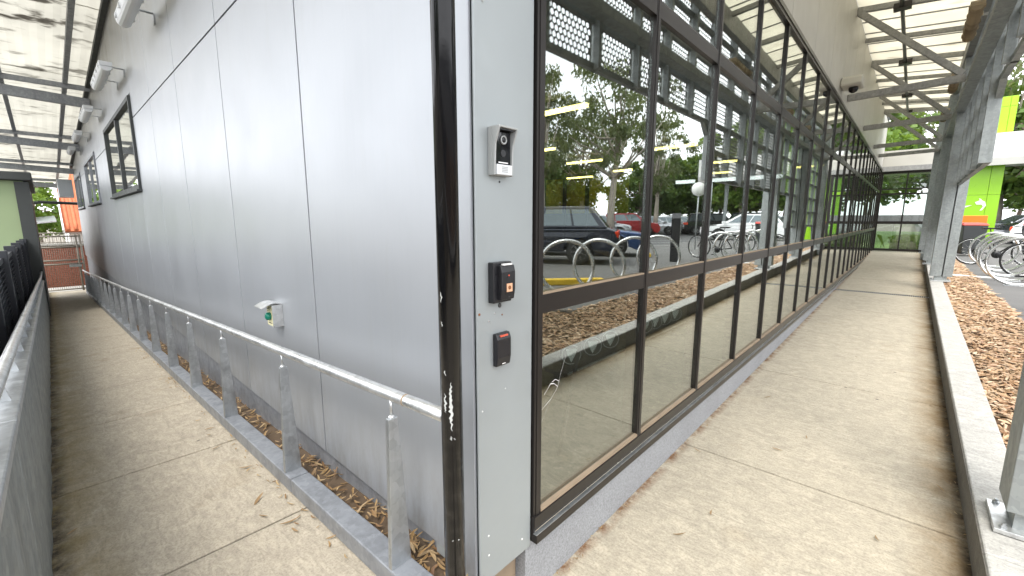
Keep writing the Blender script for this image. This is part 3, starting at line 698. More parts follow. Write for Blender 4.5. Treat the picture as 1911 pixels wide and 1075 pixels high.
for (x, y) in ((.32, 1.08), (.10, 1.93), (.50, 2.3), (.62, 2.62), (.38, 1.35), (1.33, 2.55), (1.30, 2.45), (1.36, 3.3), (.72, 5.0), (1.05, 1.7), (.25, 3.2)):
    m = MB(); leaf(m, x, y, zr(y)+.008, rnd.uniform(.035, .065), rnd.uniform(0, 3)); o = centred('dry_leaf', m, 'dry_leaf'); tag(o, 'single dry curled leaf lying on the right ramp concrete', 'leaf', 'loose leaves on the right ramp')
m = MB()
for k in range(170):
    y = .3+6*rnd.random()**1.5; leaf(m, rnd.choice([rnd.uniform(-.01, .03), rnd.uniform(1.345, 1.383)]), y, zr(y)+.006, rnd.uniform(.008, .026), rnd.uniform(0, 6), .4)
o = obj('edge_debris', m, 'dry_leaf'); tag(o, 'crumbs of bark and leaf along the edges of the right ramp', 'debris', kind='stuff')

# ------------------------------------------------------------------ left barrier
BR = thing('ramp_barrier', 'galvanised sheet metal barrier with a top handrail facing the grey wall', 'barrier', (-6, -1.08, zl(-6)))
xb = [.2-1.2*i for i in range(12)]
for a, b in zip(xb[:-1], xb[1:]):
    m = MB(); nseg = 12; vs = []      # shallow folded ribs
    for i in range(nseg+1):
        x = a+(b-a)*i/nseg; y = -1.062-(.004 if i % 4 in (1, 2) else 0)
        if i == 0: x -= .003
        if i == nseg: x += .003
        vs += [(x, y, zl(x)-.02), (x, y-.004, zl(x)-.02), (x, y-.004, zl(x)+.765), (x, y, zl(x)+.765)]
    m.add(vs, [(i*4+k, i*4+(k+1) % 4, (i+1)*4+(k+1) % 4, (i+1)*4+k) for i in range(nseg) for k in range(4)]+[(3, 2, 1, 0), tuple(nseg*4+k for k in range(4))])
    obj('sheet', m, 'galv_barrier', BR)
    m = MB(); a2, b2 = a-.002, b+.002
    m.hexa([(b2, -1.115, zl(b2)+.765), (a2, -1.115, zl(a2)+.765), (a2, -1.052, zl(a2)+.765), (b2, -1.052, zl(b2)+.765)], [(b2, -1.115, zl(b2)+.80), (a2, -1.115, zl(a2)+.80), (a2, -1.052, zl(a2)+.80), (b2, -1.052, zl(b2)+.80)])
    obj('top_cap', m, 'galv', BR, bevel=.005)
    for xx in (a-.3, a-.9):
        m = MB(); m.hexa([(xx-.004, -1.105, zl(xx)+.80), (xx+.004, -1.105, zl(xx)+.80), (xx+.004, -1.075, zl(xx)+.80), (xx-.004, -1.075, zl(xx)+.80)], [(xx-.004, -1.10, zl(xx)+.865), (xx+.004, -1.10, zl(xx)+.865), (xx+.004, -1.088, zl(xx)+.865), (xx-.004, -1.088, zl(xx)+.865)]); obj('rail_bracket', m, 'galv', BR)
m = MB(); m.tube([(.3-.7*i, -1.094, zl(.3-.7*i)+.885) for i in range(19)]+[(-12.6, -1.09, zl(-12.6)+.91), (-12.85, -1.075, zl(-12.85)+.99)], .020, 16); obj('handrail', m, 'galv_light', BR)

# ------------------------------------------------------------------ black mesh fence behind the barrier
F = thing('mesh_fence', 'black slatted mesh fence standing behind the galvanised barrier', 'fence', (-8, -1.24, -.9))
fx = [-2.2, -4.0, -5.8, -7.6, -9.4, -11.2, -12.85]
for x in fx:
    m = MB(); m.box(x-.045, x+.045, -1.31, -1.21, -1.3, 1.36-.012*abs(x)); obj('post', m, 'fence_black', F, bevel=.006)
for a, b in zip(fx[:-1], fx[1:]):
    zt = 1.22-.012*abs(a)
    m = MB(); m.box(b+.05, a-.05, -1.275, -1.245, zt, zt+.05); obj('top_bar', m, 'fence_black', F)
    m = MB(); n = 44
    for i in range(n):
        z = -1.0+(zt+.98)*i/n; m.hexa([(b+.05, -1.268, z), (a-.05, -1.268, z), (a-.05, -1.246, z+.012), (b+.05, -1.246, z+.012)], [(b+.05, -1.268, z+.005), (a-.05, -1.268, z+.005), (a-.05, -1.246, z+.017), (b+.05, -1.246, z+.017)])
    o = obj('slats', m, 'fence_black', F); o['kind'] = 'stuff'
    m = MB(); m.box(b+.05, a-.05, -1.29, -1.28, -1.2, zt); obj('backing_mesh', m, 'mesh_sheet', F)

# ------------------------------------------------------------------ green shed
SH = thing('green_shed', 'pale green rendered shed with dark overhanging roof edge beside the ramp', 'shed', (-16, -2.6, -1.32))
m = MB(); m.box(-19.2, -12.95, -4.6, -1.12, -1.32, 2.42); obj('wall', m, 'shed_green', SH)
m = MB(); m.box(-19.5, -12.80, -4.75, -.98, 2.425, 2.60); rf = obj('roof', m, 'shed_dark', SH, bevel=.02)
m = MB(); m.box(-19.2, -12.93, -1.118, -1.06, -1.32, 2.40); obj('side_shade', m, 'shed_dark', SH)  # dark skin paints the shade on the shed's path side as colour
m = MB(); m.box(-12.94, -12.90, -1.25, -1.04, -1.32, 2.40); obj('corner_trim', m, 'shed_dark', SH)

# ------------------------------------------------------------------ left canopy
CL = thing('left_canopy', 'translucent sheet canopy on grey steel beams fixed to the metal wall', 'canopy', (-12, -.9, 4.0))
def zc(x): return 4.93+.071*x
bxs = [-3.2, -11.45, -16.2, -20.6, -24.8]
sx_ = [2.0]+[q for q in [-1.2, -4.4, -7.6, -10.8, -14.0, -17.2, -20.4, -23.6, -26]]
YO = -1.95
for a, b in zip(sx_[:-1], sx_[1:]):
    m = MB(); n = 16; vs = []
    for i in range(n+1):
        for (y) in (-.012, YO):
            pass
    nx = 10
    ny = 24
    for i in range(ny+1):
        y = -.012+(YO+.012)*i/ny; dz = .003*math.cos(i*PI)
        vs += [(a-.004, y, zc(a)+.10+dz), (b-.03, y, zc(b)+.10+dz), (b-.03, y, zc(b)+.104+dz), (a-.004, y, zc(a)+.104+dz)]
    m.add(vs, [(i*4+k, i*4+(k+1) % 4, (i+1)*4+(k+1) % 4, (i+1)*4+k) for i in range(ny) for k in range(4)]+[(3, 2, 1, 0), tuple(ny*4+k for k in range(4))])
    obj('roof_sheet', m, 'sheet_left', CL)
for x in bxs[1:]:
    m = MB(); m.hexa([(x-.05, YO, zc(x)-.21), (x+.05, YO, zc(x)-.21), (x+.05, -.004, zc(x)-.29), (x-.05, -.004, zc(x)-.29)], [(x-.05, YO, zc(x)-.03), (x+.05, YO, zc(x)-.03), (x+.05, -.004, zc(x)-.11), (x-.05, -.004, zc(x)-.11)]); obj('beam', m, 'canopy_beam_left', CL, bevel=.004)
    m = MB(); m.bar((x+.35, YO, zc(x)+.01), (x+.35, -.004, zc(x)+.01), .06, .09); obj('cross_purlin', m, 'canopy_beam_left', CL)
for y in (-.34, -1.15, -1.9):
    m = MB(); m.bar((2.0, y, zc(2)+.042), (-26, y, zc(-26)+.042), .065, .075); obj('purlin', m, 'canopy_beam_left', CL)
m = MB(); m.bar((2.0, -.035, zc(2)+.03), (-21.3, -.035, zc(-21.3)+.03), .06, .07); obj('wall_flashing', m, 'shed_dark', CL)
for x in (-16.2, -20.6, -24.8):
    m = MB(); m.box(x-.04, x+.04, YO+.0, YO+.08, -1.3, zc(x)-.21); obj('column', m, 'canopy_beam_left', CL)
m = MB(); m.box(-22.4, -21.35, -.42, -.05, zc(-22)-.95, zc(-22)-.33); obj('end_box', m, 'cladding', CL)

# batten lights on the metal wall
def batten(name, label, x, y, z, L, along, body, cover, group, wall=True):
    t = thing(name, label, 'light', (x, y, z), 0 if along == 'x' else PI/2, group)
    m = MB(); m.prism([(-.055, .0), (.055, .0), (.062, .02), (.062, .05), (-.062, .05), (-.062, .02)], 'x', -L/2, L/2); obj('housing', m, body, t, world=False, bevel=.004)
    m = MB(); pr = [(.058*math.cos(a), -.055*math.sin(a)) for a in [PI*i/8 for i in range(9)]]; m.prism([(-.058, -.001), *[(p[0], p[1]-.001) for p in reversed(pr[1:-1])], (.058, -.001)], 'x', -L/2+.01, L/2-.01); cv = obj('diffuser', m, cover, t, world=False, bevel=.004)
    for i in range(5):
        for s in (-1, 1):
            xx = -L/2+.1+(L-.2)*i/4; q = MB(); q.box(xx-.012, xx+.012, s*.064-.006, s*.064+.006, -.012, .03); obj('clip', q, 'galv_light' if body != 'lamp_cover' else body, t, world=False)
    if wall:
        for s in (-.3, .3):
            q = MB(); q.box(s*L-.02, s*L+.02, .0, .19, .052, .058); q.box(s*L-.02, s*L+.02, .184, .19, -.04, .052); obj('bracket', q, 'galv', t, world=False)
    return t
ordn = ['first', 'second', 'third', 'fourth', 'fifth']
for i in range(5):
    batten('wall_light', '%s white batten light along the metal wall counted from the black corner pole' % ordn[i], -4.0-2.95*i, -.195, 3.44, 1.25, 'x', 'pale_plastic', 'pale_plastic', 'batten lights along the metal wall')

# ------------------------------------------------------------------ right canopy
CR = thing('right_canopy', 'steel framed canopy with cream translucent roof over the right ramp', 'canopy', (1.45, 8, .3))
TY = [1.9, 8.4, 11.6, 14.9, 17.2]
def zt(x): return 4.98-.10*x
for y in TY:
    m = MB(); m.bar((.003, y, 3.60), (1.36, y, 3.64), .09, .10); obj('tie_beam', m, 'canopy_steel', CR, bevel=.004)
    m = MB(); m.bar((.003, y, 4.92), (1.32, y, 3.70), .08, .085); obj('diagonal', m, 'canopy_steel', CR, bevel=.004)
    m = MB(); m.bar((.003, y, zt(0)-.045), (1.40, y, zt(1.4)-.045), .07, .08); obj('rafter', m, 'canopy_steel', CR)
for y in (3.5, 5.2, 6.8, 10.0, 13.2, 16.0):
    m = MB(); m.bar((.003, y, zt(0)-.045), (1.40, y, zt(1.4)-.045), .06, .07); obj('rafter', m, 'canopy_steel', CR)
m = MB(); m.tube([(.55, -2, 4.83), (.55, 17.6, 4.83)], .028, 10); pp = obj('service_pipe', m, 'bronze_frame', CR)
for y in TY:
    m = MB(); m.box(.45, .66, y-.10, y+.06, 4.79, 4.87); obj('pipe_clamp', m, 'bronze_frame', pp)
m = MB(); m.box(1.40, 1.50, -2, 18.2, 4.55, 4.83); obj('eave_beam', m, 'canopy_steel', CR, bevel=.004)
m = MB(); m.box(1.375, 1.51, -2, 18.2, 3.585, 3.69); obj('edge_beam', m, 'steel_column', CR, bevel=.006)
ysh = [-2+.62*i for i in range(33)]
for a, b in zip(ysh[:-1], ysh[1:]):
    m = MB(); m.hexa([(.004, a+.004, zt(0)+.02), (1.75, a+.004, zt(1.75)+.02), (1.75, b-.004, zt(1.75)+.02), (.004, b-.004, zt(0)+.02)], [(.004, a+.004, zt(0)+.026), (1.75, a+.004, zt(1.75)+.026), (1.75, b-.004, zt(1.75)+.026), (.004, b-.004, zt(0)+.026)]); obj('roof_sheet', m, 'sheet_right', CR)
    m = MB(); m.box(.004, 1.75, b-.012, b+.012, zt(0)+.004, zt(0)+.019, None)
    m = MB(); m.bar((.004, b, zt(0)+.009), (1.75, b, zt(1.75)+.009), .022, .016); obj('sheet_rib', m, 'canopy_steel', CR)
def hsec(x, y, z0, z1, wx=.20, dy=.20, lean=.0):
    m = MB(); h = wx*.52
    for (a, b, c, d) in ((-wx/2, -wx/2+h, -dy/2, dy/2), (-wx/2+h+.018, wx/2, -dy/2-.004, dy/2-.01), (-wx/2+h, -wx/2+h+.018, -.010, .010)):
        m.hexa([(x+a, y+c, z0), (x+b, y+c, z0), (x+b, y+d, z0), (x+a, y+d, z0)], [(x+a+lean, y+c, z1), (x+b+lean, y+c, z1), (x+b+lean, y+d, z1), (x+a+lean, y+d, z1)])
    return m
for y in (1.93, 11.0, 14.2, 17.4):
    zb = zk(y); w_ = .24 if y < 5 else .32
    xc = 1.575 if y < 5 else 1.53-.022*(y-11)
    cl = obj('column', hsec(xc, y, zb+.10, 4.54, w_, .22, .05 if y > 5 else 0), 'steel_column', CR, bevel=.003)
    m = MB(); m.box(xc-.09, xc+.09, y-.09, y+.09, zb-.25, zb+.10); obj('base_stub', m, 'steel_column', cl)
    m = MB(); m.box(xc-.15, xc+.15, y-.14, y+.14, zb+.002, zb+.022); bp = obj('base_plate', m, 'galv_light', cl, bevel=.002)
    for s in (-1, 1):
        for r_ in (-1, 1):
            q = MB(); q.lathe([(.013, 0), (.013, .010), (.007, .012), (.007, .022)], 6, Matrix.Translation((xc+s*.12, y+r_*.115, zb+.022)), False); obj('bolt', q, 'galv', cl)
# perforated screens
def perf(wd, ht, pitch, r):
    m = MB(); nx = int(wd/pitch); dy = pitch*.87; ny = int(ht/dy); ox = (wd-nx*pitch)/2; oy = (ht-ny*dy)/2
    for j in range(ny):
        sh = pitch/2 if j % 2 else 0
        n2 = nx-1 if j % 2 else nx
        y0 = oy+j*dy; y1 = y0+dy
        if j % 2:
            m.add([(0, ox, y0), (0, ox+sh, y0), (0, ox+sh, y1), (0, ox, y1)], [(0, 1, 2, 3)]); e = ox+sh+n2*pitch; m.add([(0, e, y0), (0, ox+nx*pitch, y0), (0, ox+nx*pitch, y1), (0, e, y1)], [(0, 1, 2, 3)])
        for i in range(n2):
            x0 = ox+sh+i*pitch; x1 = x0+pitch; cx, cy = (x0+x1)/2, (y0+y1)/2
            oc = [(x1, cy), (x1, y1), (cx, y1), (x0, y1), (x0, cy), (x0, y0), (cx, y0), (x1, y0)]
            ic = [(cx+r*math.cos(k*PI/4), cy+r*math.sin(k*PI/4)) for k in range(8)]
            m.add([(0, a, b) for a, b in oc]+[(0, a, b) for a, b in ic], [(k, (k+1) % 8, 8+(k+1) % 8, 8+k) for k in range(8)])
    for a, b, c, d in ((0, wd, 0, oy), (0, wd, ht-oy, ht), (0, ox, oy, ht-oy), (wd-ox, wd, oy, ht-oy)):
        if b-a > 1e-5 and d-c > 1e-5: m.add([(0, a, c), (0, b, c), (0, b, d), (0, a, d)], [(0, 1, 2, 3)])
    me = bpy.data.meshes.new('perforated_panel'); me.from_pydata(m.v, [], m.f); return me
PP = .87; RH = .44
pmesh = perf(PP-.10, RH-.07, .068, .0285); pmesh.materials.append(MATS['canopy_steel'])
XS = 1.585
SC = thing('perforated_screen', 'grey perforated metal sunscreen hung along the outer edge of the canopy', 'screen', (XS, 6.6, 2.3))
SG = thing('perforated_screen', 'lime green perforated metal sunscreen beyond the steel column near the doors', 'screen', (XS, 15, 1.2))
def screen(root, y0, y1, levels, mat, framemat):
    y = y0
    n = int(round((y1-y0)/PP))
    for i in range(n):
        ya = y0+i*PP
        for z in levels(ya+PP/2):
            o = inst('perforated_panel', pmesh, root, Vector((XS, ya+.05, z+.035))-root.location); md = o.modifiers.new('thick', 'SOLIDIFY'); md.thickness = .003
            if mat: setmat(o, mat)
    for i in range(n+1):
        ya = y0+i*PP; ls = sorted(set(levels(min(ya+.1, y1-.1)))|set(levels(max(ya-.1, y0+.1))))
        m = MB(); m.box(XS-.085, XS+.03, ya-.03, ya+.03, min(ls)-.03, 4.9); obj('screen_post', m, framemat, root)
    zs = sorted({z for i in range(n) for z in levels(y0+(i+.5)*PP)}); zs.append(zs[-1]+RH)
    for z in zs:
        run = [i for i in range(n) if z in levels(y0+(i+.5)*PP) or round(z-RH, 4) in [round(q, 4) for q in levels(y0+(i+.5)*PP)]]
        if run: m = MB(); m.box(XS-.028, XS+.028, y0+run[0]*PP, y0+(run[-1]+1)*PP, z-.03, z+.03); obj('screen_rail', m, framemat, root)
L1 = [3.17, 3.61, 4.05, 4.49]; L2 = [2.29, 2.73]+L1
screen(SC, 2.28, 2.28+10*PP, lambda y: L1 if y < 6.6 else L2, None, 'steel_column')
screen(SG, 11.25, 11.25+8*PP, lambda y: [1.41, 1.85, 2.29, 2.73, 3.17, 3.61, 4.05] if y > 13.0 else [2.29, 2.73, 3.17, 3.61, 4.05], 'lime', 'steel_column')
m = MB(); m.bar((XS, 6.45, 3.17), (XS, 7.35, 2.30), .06, .09); obj('raking_edge', m, 'steel_column', SC)
m = MB(); m.bar((XS, 1.75, 2.2), (XS, 2.25, 3.17), .06, .09); obj('raking_edge', m, 'steel_column', SC)
# dirty batten lights under the edge beam
for i, y in enumerate((7.2, 10.45, 13.7)):
    batten('canopy_light', '%s stained batten light under the canopy edge beam counted from the perforated screen' % ordn[i], 1.30, y, 4.02, 1.25, 'y', 'lamp_cover', 'lamp_cover', 'stained batten lights under the canopy edge', wall=False)
    m = MB(); m.box(1.30, 1.42, y-.03, y+.03, 4.07, 4.10); obj('light_arm', m, 'canopy_steel', CR)
# hooded cameras on the wall above the glass
for y, z, lb in ((7.55, 3.60, 'cream hooded security camera fixed above the glass wall'),):
    t = thing('security_camera', lb, 'camera', (.0, y, z))
    m = MB(); pr = [(-.20, -.02), (-.15, .07), (-.06, .12), (.06, .12), (.15, .07), (.20, -.02), (.17, -.035), (-.17, -.035)]
    m.prism(pr, 'x', .004, .26); obj('hood', m, 'cream_wall', t, world=False, bevel=.02)
    m = MB(); m.lathe([(.06, .0), (.06, -.03), (.05, -.06), (.02, -.08)], 16, Matrix.Translation((.15, 0, -.035))); obj('dome', m, 'lens', t, world=False)
# ------------------------------------------------------------------ things inside, seen through the glass
lid = 0
for (x, y) in ((-3.4, 4.87), (-6.2, 7.75), (-6.4, 10.28), (-3.35, 9.5), (-3.35, 13.1), (-9.2, 14.2), (-12.2, 14.2), (-9.2, 11.0), (-12.2, 11.0), (-6.4, 13.1), (-9.2, 7.75), (-1.7, 16.2), (-4.6, 16.2)):
    t = thing('ceiling_light', 'lit yellow strip light on the ceiling behind the glass', 'light', (x, y, 3.30), PI/2, 'strip lights inside the building'); L = 1.25
    m = MB(); m.box(-.06, .06, -L/2, L/2, .05, .155); obj('housing', m, 'white_plastic', t, world=False)
    m = MB(); m.box(-.05, .05, -L/2+.02, L/2-.02, 0, .049); obj('tube', m, 'tube_light', t, world=False)
rk = thing('plate_rack', 'low black rack holding small weight plates behind the glass', 'rack', (-.75, 2.2, .30))
for y0, y1 in ((1.46, 2.34), (2.70, 3.68)):
    m = MB(); m.box(-.86, -.66, y0, y1, .50, .53); obj('shelf', m, 'rubber', rk)
    m = MB(); m.box(-.655, -.645, y0, y1, .522, .534); obj('edge_strip', m, 'galv', rk)
    for y in (y0+.03, y1-.06):
        m = MB(); m.box(-.80, -.74, y, y+.03, .302, .50); obj('leg', m, 'rubber', rk)
pm = MB(); pm.lathe([(.02, -.018), (.105, -.018), (.115, -.010), (.115, .010), (.105, .018), (.02, .018)], 28, MX)
pmm = pm.mesh('plate'); pmm.materials.append(MATS['rubber'])
em = MB(); em.prism([(-.055, .055), (.055, .055), (.040, 0), (0, -.075), (-.040, 0)], 'x', .0182, .0192); emm = em.mesh('emblem'); emm.materials.append(MATS['white_plastic'])
em = MB(); em.lathe([(.088, .0185), (.093, .0190), (.098, .0185)], 28, MX, True, False); rgm = em.mesh('rim_line'); rgm.materials.append(MATS['grey_plastic'])
for i, y in enumerate((1.62, 1.91, 2.18, 2.82, 3.03, 3.26, 3.52)):
    t = thing('weight_plate', 'small black weight plate with a pale wedge emblem standing on the rack', 'weight plate', (-.74, y, .619), R(-38), 'weight plates on the rack behind the glass')
    t.scale = (.77, .77, .77)
    inst('plate', pmm, t, (0, 0, 0)); inst('emblem', emm, t, (0, 0, 0)); inst('rim_line', rgm, t, (0, 0, 0))
m = MB(); m.tube([(-.30, .88, .302), (-.30, 1.08, .93)], .011, 10); o = centred('leaning_rod', m, 'rubber'); tag(o, 'thin black rod leaning inside the cracked glass pane', 'rod')

# ------------------------------------------------------------------ far end of the left ramp
GT = thing('wire_gate', 'brown weathered wire mesh gate in tube frame at the foot of the ramp', 'gate', (-21.6, -.6, -1.05))
def gtube(name, a, b, r=.025): m = MB(); m.tube([a, b], r, 8); return obj(name, m, 'gate_wire', GT)
GX = -21.75; gz0, gz1 = -1.02, 1.02
for z in (gz0+.08, .0, .14, .62, gz1): gtube('frame_rail', (GX, -1.32, z), (GX, -.06, z))
for y in (-1.32, -.06, -.17): gtube('frame_post', (GX, y, gz0-.2), (GX, y, gz1+.06), .03)
for i in range(21): y = -1.27+.055*i; gtube('picket', (GX, y, gz0+.08), (GX, y, gz1), .0055)
m = MB(); m.box(GX-.03, GX+.05, -.45, -.12, -.12, -.03); obj('latch', m, 'galv', GT)
BW = thing('brick_wall', 'low red brick wall with pale coping behind the wire gate', 'wall', (-24.3, -.6, -1.32))
bm_ = MB(); bm_.box(-.055, .055, -.11, .11, 0, .065); bme = bm_.mesh('brick'); bme.materials.append(MATS['brick'])
m = MB(); m.box(-24.5, -24.32, -2.6, 1.2, -1.32, .58); obj('mortar_bed', m, 'mortar', BW)
n = 0
for j in range(24):
    z = -1.2+.076*j
    if z > .52: break
    for i in range(9):
        y = -1.62+.232*i+(.116 if j % 2 else 0); inst('brick', bme, BW, Vector((-24.30, y, z))-BW.location+Vector((rnd.uniform(-.006, .006), 0, 0)))
m = MB(); m.box(-24.55, -24.20, -2.6, 1.2, .585, .66); obj('coping', m, 'kerb', BW, bevel=.01)
m = MB()
for k in range(1500):
    x = rnd.uniform(-24.2, -22.2); y = rnd.uniform(-1.9, .3); h = rnd.uniform(.04, .12); a = rnd.uniform(0, PI); dx, dy = .008*math.cos(a), .008*math.sin(a)
    z = -1.32 if x < -23.5 else zl(-21.9)
    if x > -23.4: continue
    m.add([(x-dx, y-dy, -1.32), (x+dx, y+dy, -1.32), (x+rnd.uniform(-.03, .03), y+rnd.uniform(-.03, .03), -1.32+h*2.5)], [(0, 1, 2)])
o = obj('grass_strip', m, 'leaf_bright'); tag(o, 'strip of green grass in front of the red brick wall', 'grass', kind='stuff')
# railing above the brick wall and cars/sheets beyond
RL = thing('rooftop_railing', 'thin grey picket railing standing on the brick wall coping', 'railing', (-24.4, -.6, .66))
for z in (.70, 1.08): m = MB(); m.tube([(-24.4, -2.2, z), (-24.4, .8, z)], .02, 8); obj('rail', m, 'gate_wire', RL)
for i in range(28): y = -2.1+.105*i; m = MB(); m.tube([(-24.4, y, .662), (-24.4, y, 1.08)], .008, 6); obj('picket', m, 'gate_wire', RL)
# red tiled roof house beyond
HS = thing('tiled_house', 'neighbouring house with a steep orange tiled roof beyond the gate', 'house', (-31, 2, -1.32))
m = MB(); m.box(-36, -28.3, -.15, 5, -1.32, 1.05); obj('wall', m, 'white_fascia', HS)
m = MB(); m.hexa([(-28, -.28, 1.02), (-28, 5, 1.02), (-33, 5, 5.9), (-33, -.28, 5.9)], [(-27.92, -.28, 1.10), (-27.92, 5, 1.10), (-32.92, 5, 6.0), (-32.92, -.28, 6.0)]); rf = obj('roof', m, 'roof_tile', HS)
for j in range(9):
    yt = -.16+.26*j; m = MB(); m.tube([(-27.93-.25*i, yt, 1.13+.245*i+.012*(i % 2)) for i in range(20)], .07, 8); obj('tile_row', m, 'roof_tile', rf)
m = MB(); m.bar((-27.9, -.32, 1.05), (-33, -.32, 6.0), .05, .34, (1, 0, 1)); obj('barge_board', m, 'white_fascia', HS)
WH = thing('white_outbuilding', 'small white outbuilding with grey skillion roof beyond the railing', 'outbuilding', (-36, -2.2, -1.32))
m = MB(); m.box(-38, -35, -3.4, -1.35, -1.32, 2.6); obj('wall', m, 'white_fascia', WH)
m = MB(); m.hexa([(-38, -1.9, 1.6), (-34.6, -1.9, 1.3), (-34.6, -.4, 1.5), (-38, -.4, 1.8)], [(-38, -1.9, 1.68), (-34.6, -1.9, 1.38), (-34.6, -.4, 1.58), (-38, -.4, 1.88)]); obj('roof', m, 'galv', WH)
# pipe arm between wall end and shed
m = MB(); m.tube([(-22.4, .1, 2.22), (-22.4, -.9, 2.25), (-22.4, -1.15, 2.2), (-22.4, -1.24, 2.0), (-22.4, -1.27, 1.7), (-22.4, -1.28, -1.2)], .055, 10)
o = obj('pipe_arch', m, 'shed_dark'); tag(o, 'dark bent pipe arch spanning from the shed to the metal wall end', 'pipe')

# ------------------------------------------------------------------ green pylon and white entry canopy
PY = thing('green_pylon', 'tall lime green sign pylon with a white bird emblem beside the bins', 'sign', (3.3, 30.2, ZC))
for x0, x1, z0, z1, mt in ((2.0, 3.50, ZC, 2.80, 'lime'), (3.51, 3.92, ZC, 2.80, 'lime'), (2.0, 3.50, 2.81, 4.4, 'lime'), (3.51, 3.92, 2.81, 4.4, 'lime'), (3.20, 3.75, 5.4, 6.8, 'lime_bright'), (3.76, 3.98, 5.4, 6.8, 'lime_bright'), (3.20, 3.75, 6.81, 7.25, 'lime_bright'), (3.76, 3.98, 6.81, 7.25, 'lime_bright')):
    m = MB(); m.box(x0, x1, 30.0, 30.3, z0, z1); obj('panel', m, mt, PY, bevel=.006)
m = MB()      # bird emblem
for poly in ([(2.78, 1.98), (2.92, 2.06), (3.02, 1.99), (3.06, 1.86), (2.98, 1.70), (2.92, 1.68), (2.99, 1.82), (2.95, 1.90), (2.82, 1.90)], [(2.86, 2.12), (2.93, 2.08), (2.90, 2.02)], [(2.45, 1.84), (2.72, 1.88), (2.55, 1.80)]):
    m.prism([(2.92+(u-2.78)*1.35+.22, 2.35+(v-1.9)*1.35) for u, v in poly], 'y', 29.975, 29.998)
obj('bird_emblem', m, 'white_fascia', PY)
EC = thing('entry_canopy', 'white panelled entry canopy running behind the lime green pylon', 'canopy', (6, 31, 4.2))
for i in range(6):
    x = 2.15+1.26*i; m = MB(); m.box(x+.01, x+1.25, 29.3, 29.4, 4.45, 5.55); obj('fascia_panel', m, 'white_fascia', EC)
m = MB(); m.box(2.15, 9.7, 29.41, 34, 4.40, 5.5); obj('canopy_box', m, 'soffit', EC)
m = MB(); m.hexa([(2.15, 29.3, 4.12), (9.7, 29.3, 4.12), (9.7, 29.6, 4.12), (2.15, 29.6, 4.12)], [(2.15, 29.25, 4.44), (9.7, 29.25, 4.44), (9.7, 29.6, 4.39), (2.15, 29.6, 4.39)]); obj('soffit_edge', m, 'soffit', EC)
for x in (8.6,):
    m = MB(); m.box(x-.1, x+.1, 31.0, 31.2, ZC, 4.4); obj('column', m, 'steel_column', EC)

# ------------------------------------------------------------------ bins
def make_bin():
    t = thing('wheelie_bin', 'x', 'bin')
    m = MB(); m.hexa([(-.22, -.26, .06), (.22, -.26, .06), (.22, .26, .06), (-.22, .26, .06)], [(-.29, -.33, .98), (.29, -.33, .98), (.29, .33, .98), (-.29, .33, .98)]); obj('body', m, 'bin_body', t, world=False, bevel=.02)
    m = MB(); m.box(-.305, .305, -.345, .345, .985, 1.0); m.hexa([(-.30, -.34, 1.0), (.30, -.34, 1.0), (.30, .34, 1.0), (-.30, .34, 1.0)], [(-.26, -.28, 1.055), (.26, -.28, 1.055), (.26, .30, 1.075), (-.26, .30, 1.075)]); obj('lid', m, 'bin_lid', t, world=False, bevel=.01)
    m = MB(); m.tube([(-.22, .37, .95), (.22, .37, .95)], .016, 8); obj('handle', m, 'bin_body', t, world=False)
    for s in (-1, 1):
        m = MB(); m.lathe([(.03, -.025), (.095, -.025), (.10, 0), (.095, .025), (.03, .025)], 18, Matrix.Translation((s*.25, .26, .10)) @ MX); wq = obj('wheel', m, 'tyre', t, world=False)
        m = MB(); m.lathe([(.05, -.028), (.05, .028)], 14, Matrix.Translation((s*.25, .26, .10)) @ MX); obj('hub', m, 'grey_plastic', wq, world=False)
    return t
b0 = make_bin()
bl = [((2.42, 19.4), .25, 'black wheelie bin with red lid beside the steel column and bike wheel'), ((4.1, 21.5), -.3, 'black wheelie bin with red lid standing behind the bicycles'), ((2.3, 24.5), .15, 'black wheelie bin with red lid further back close to the green pylon')]
for i, ((x, y), rz, lb) in enumerate(bl):
    o = b0 if i == 0 else copy_tree(b0); o.location = (x, y, ZC); o.rotation_euler.z = rz; o['label'] = lb; o['group'] = 'red lidded bins'
m = MB(); m.box(2.25, 2.85, 20.6, 20.68, ZC+.7, ZC+1.30); m.box(2.5, 2.58, 20.69, 20.73, ZC, ZC+.7); o = centred('orange_sign', m, 'orange', bevel=.01); tag(o, 'small orange board standing behind the nearest red lidded bin', 'board')

# ------------------------------------------------------------------ ring bike stands
def hoop(label, x, y, rz, group, rad=.41):
    t = thing('bike_hoop', label, 'bike stand', (x, y, ZC), rz, group)
    m = MB(); m.tube([(rad*math.cos(2*PI*i/48), 0, rad+.02+rad*math.sin(2*PI*i/48)) for i in range(48)], .028, 10, True); obj('ring', m, 'chrome', t, world=False)
    m = MB(); m.box(-.16, .16, -.05, .05, .0, .010); obj('foot_plate', m, 'galv', t, world=False, bevel=.002)
    m = MB(); m.tube([(-.12, 0, .008), (-.12, 0, .06)], .016, 8); m.tube([(.12, 0, .008), (.12, 0, .06)], .016, 8); obj('foot_stub', m, 'galv', t, world=False)
for (x, y, rz) in ((2.48, 10.6, -6), (2.46, 11.35, -10), (2.50, 12.4, -4), (2.56, 13.6, -8), (2.55, 14.9, -6)):
    hoop('bright steel ring bike stand among the parked bicycles', x, y, R(rz), 'ring bike stands with the bicycles')
for (x, y, rz) in ((2.80, 4.45, -28), (2.60, 5.05, -16), (2.62, 6.3, -26), (2.60, 7.3, -18)):
    hoop('bright steel ring bike stand in the empty row between kerb bed and dark wagon', x, y, R(rz), 'empty ring bike stands')
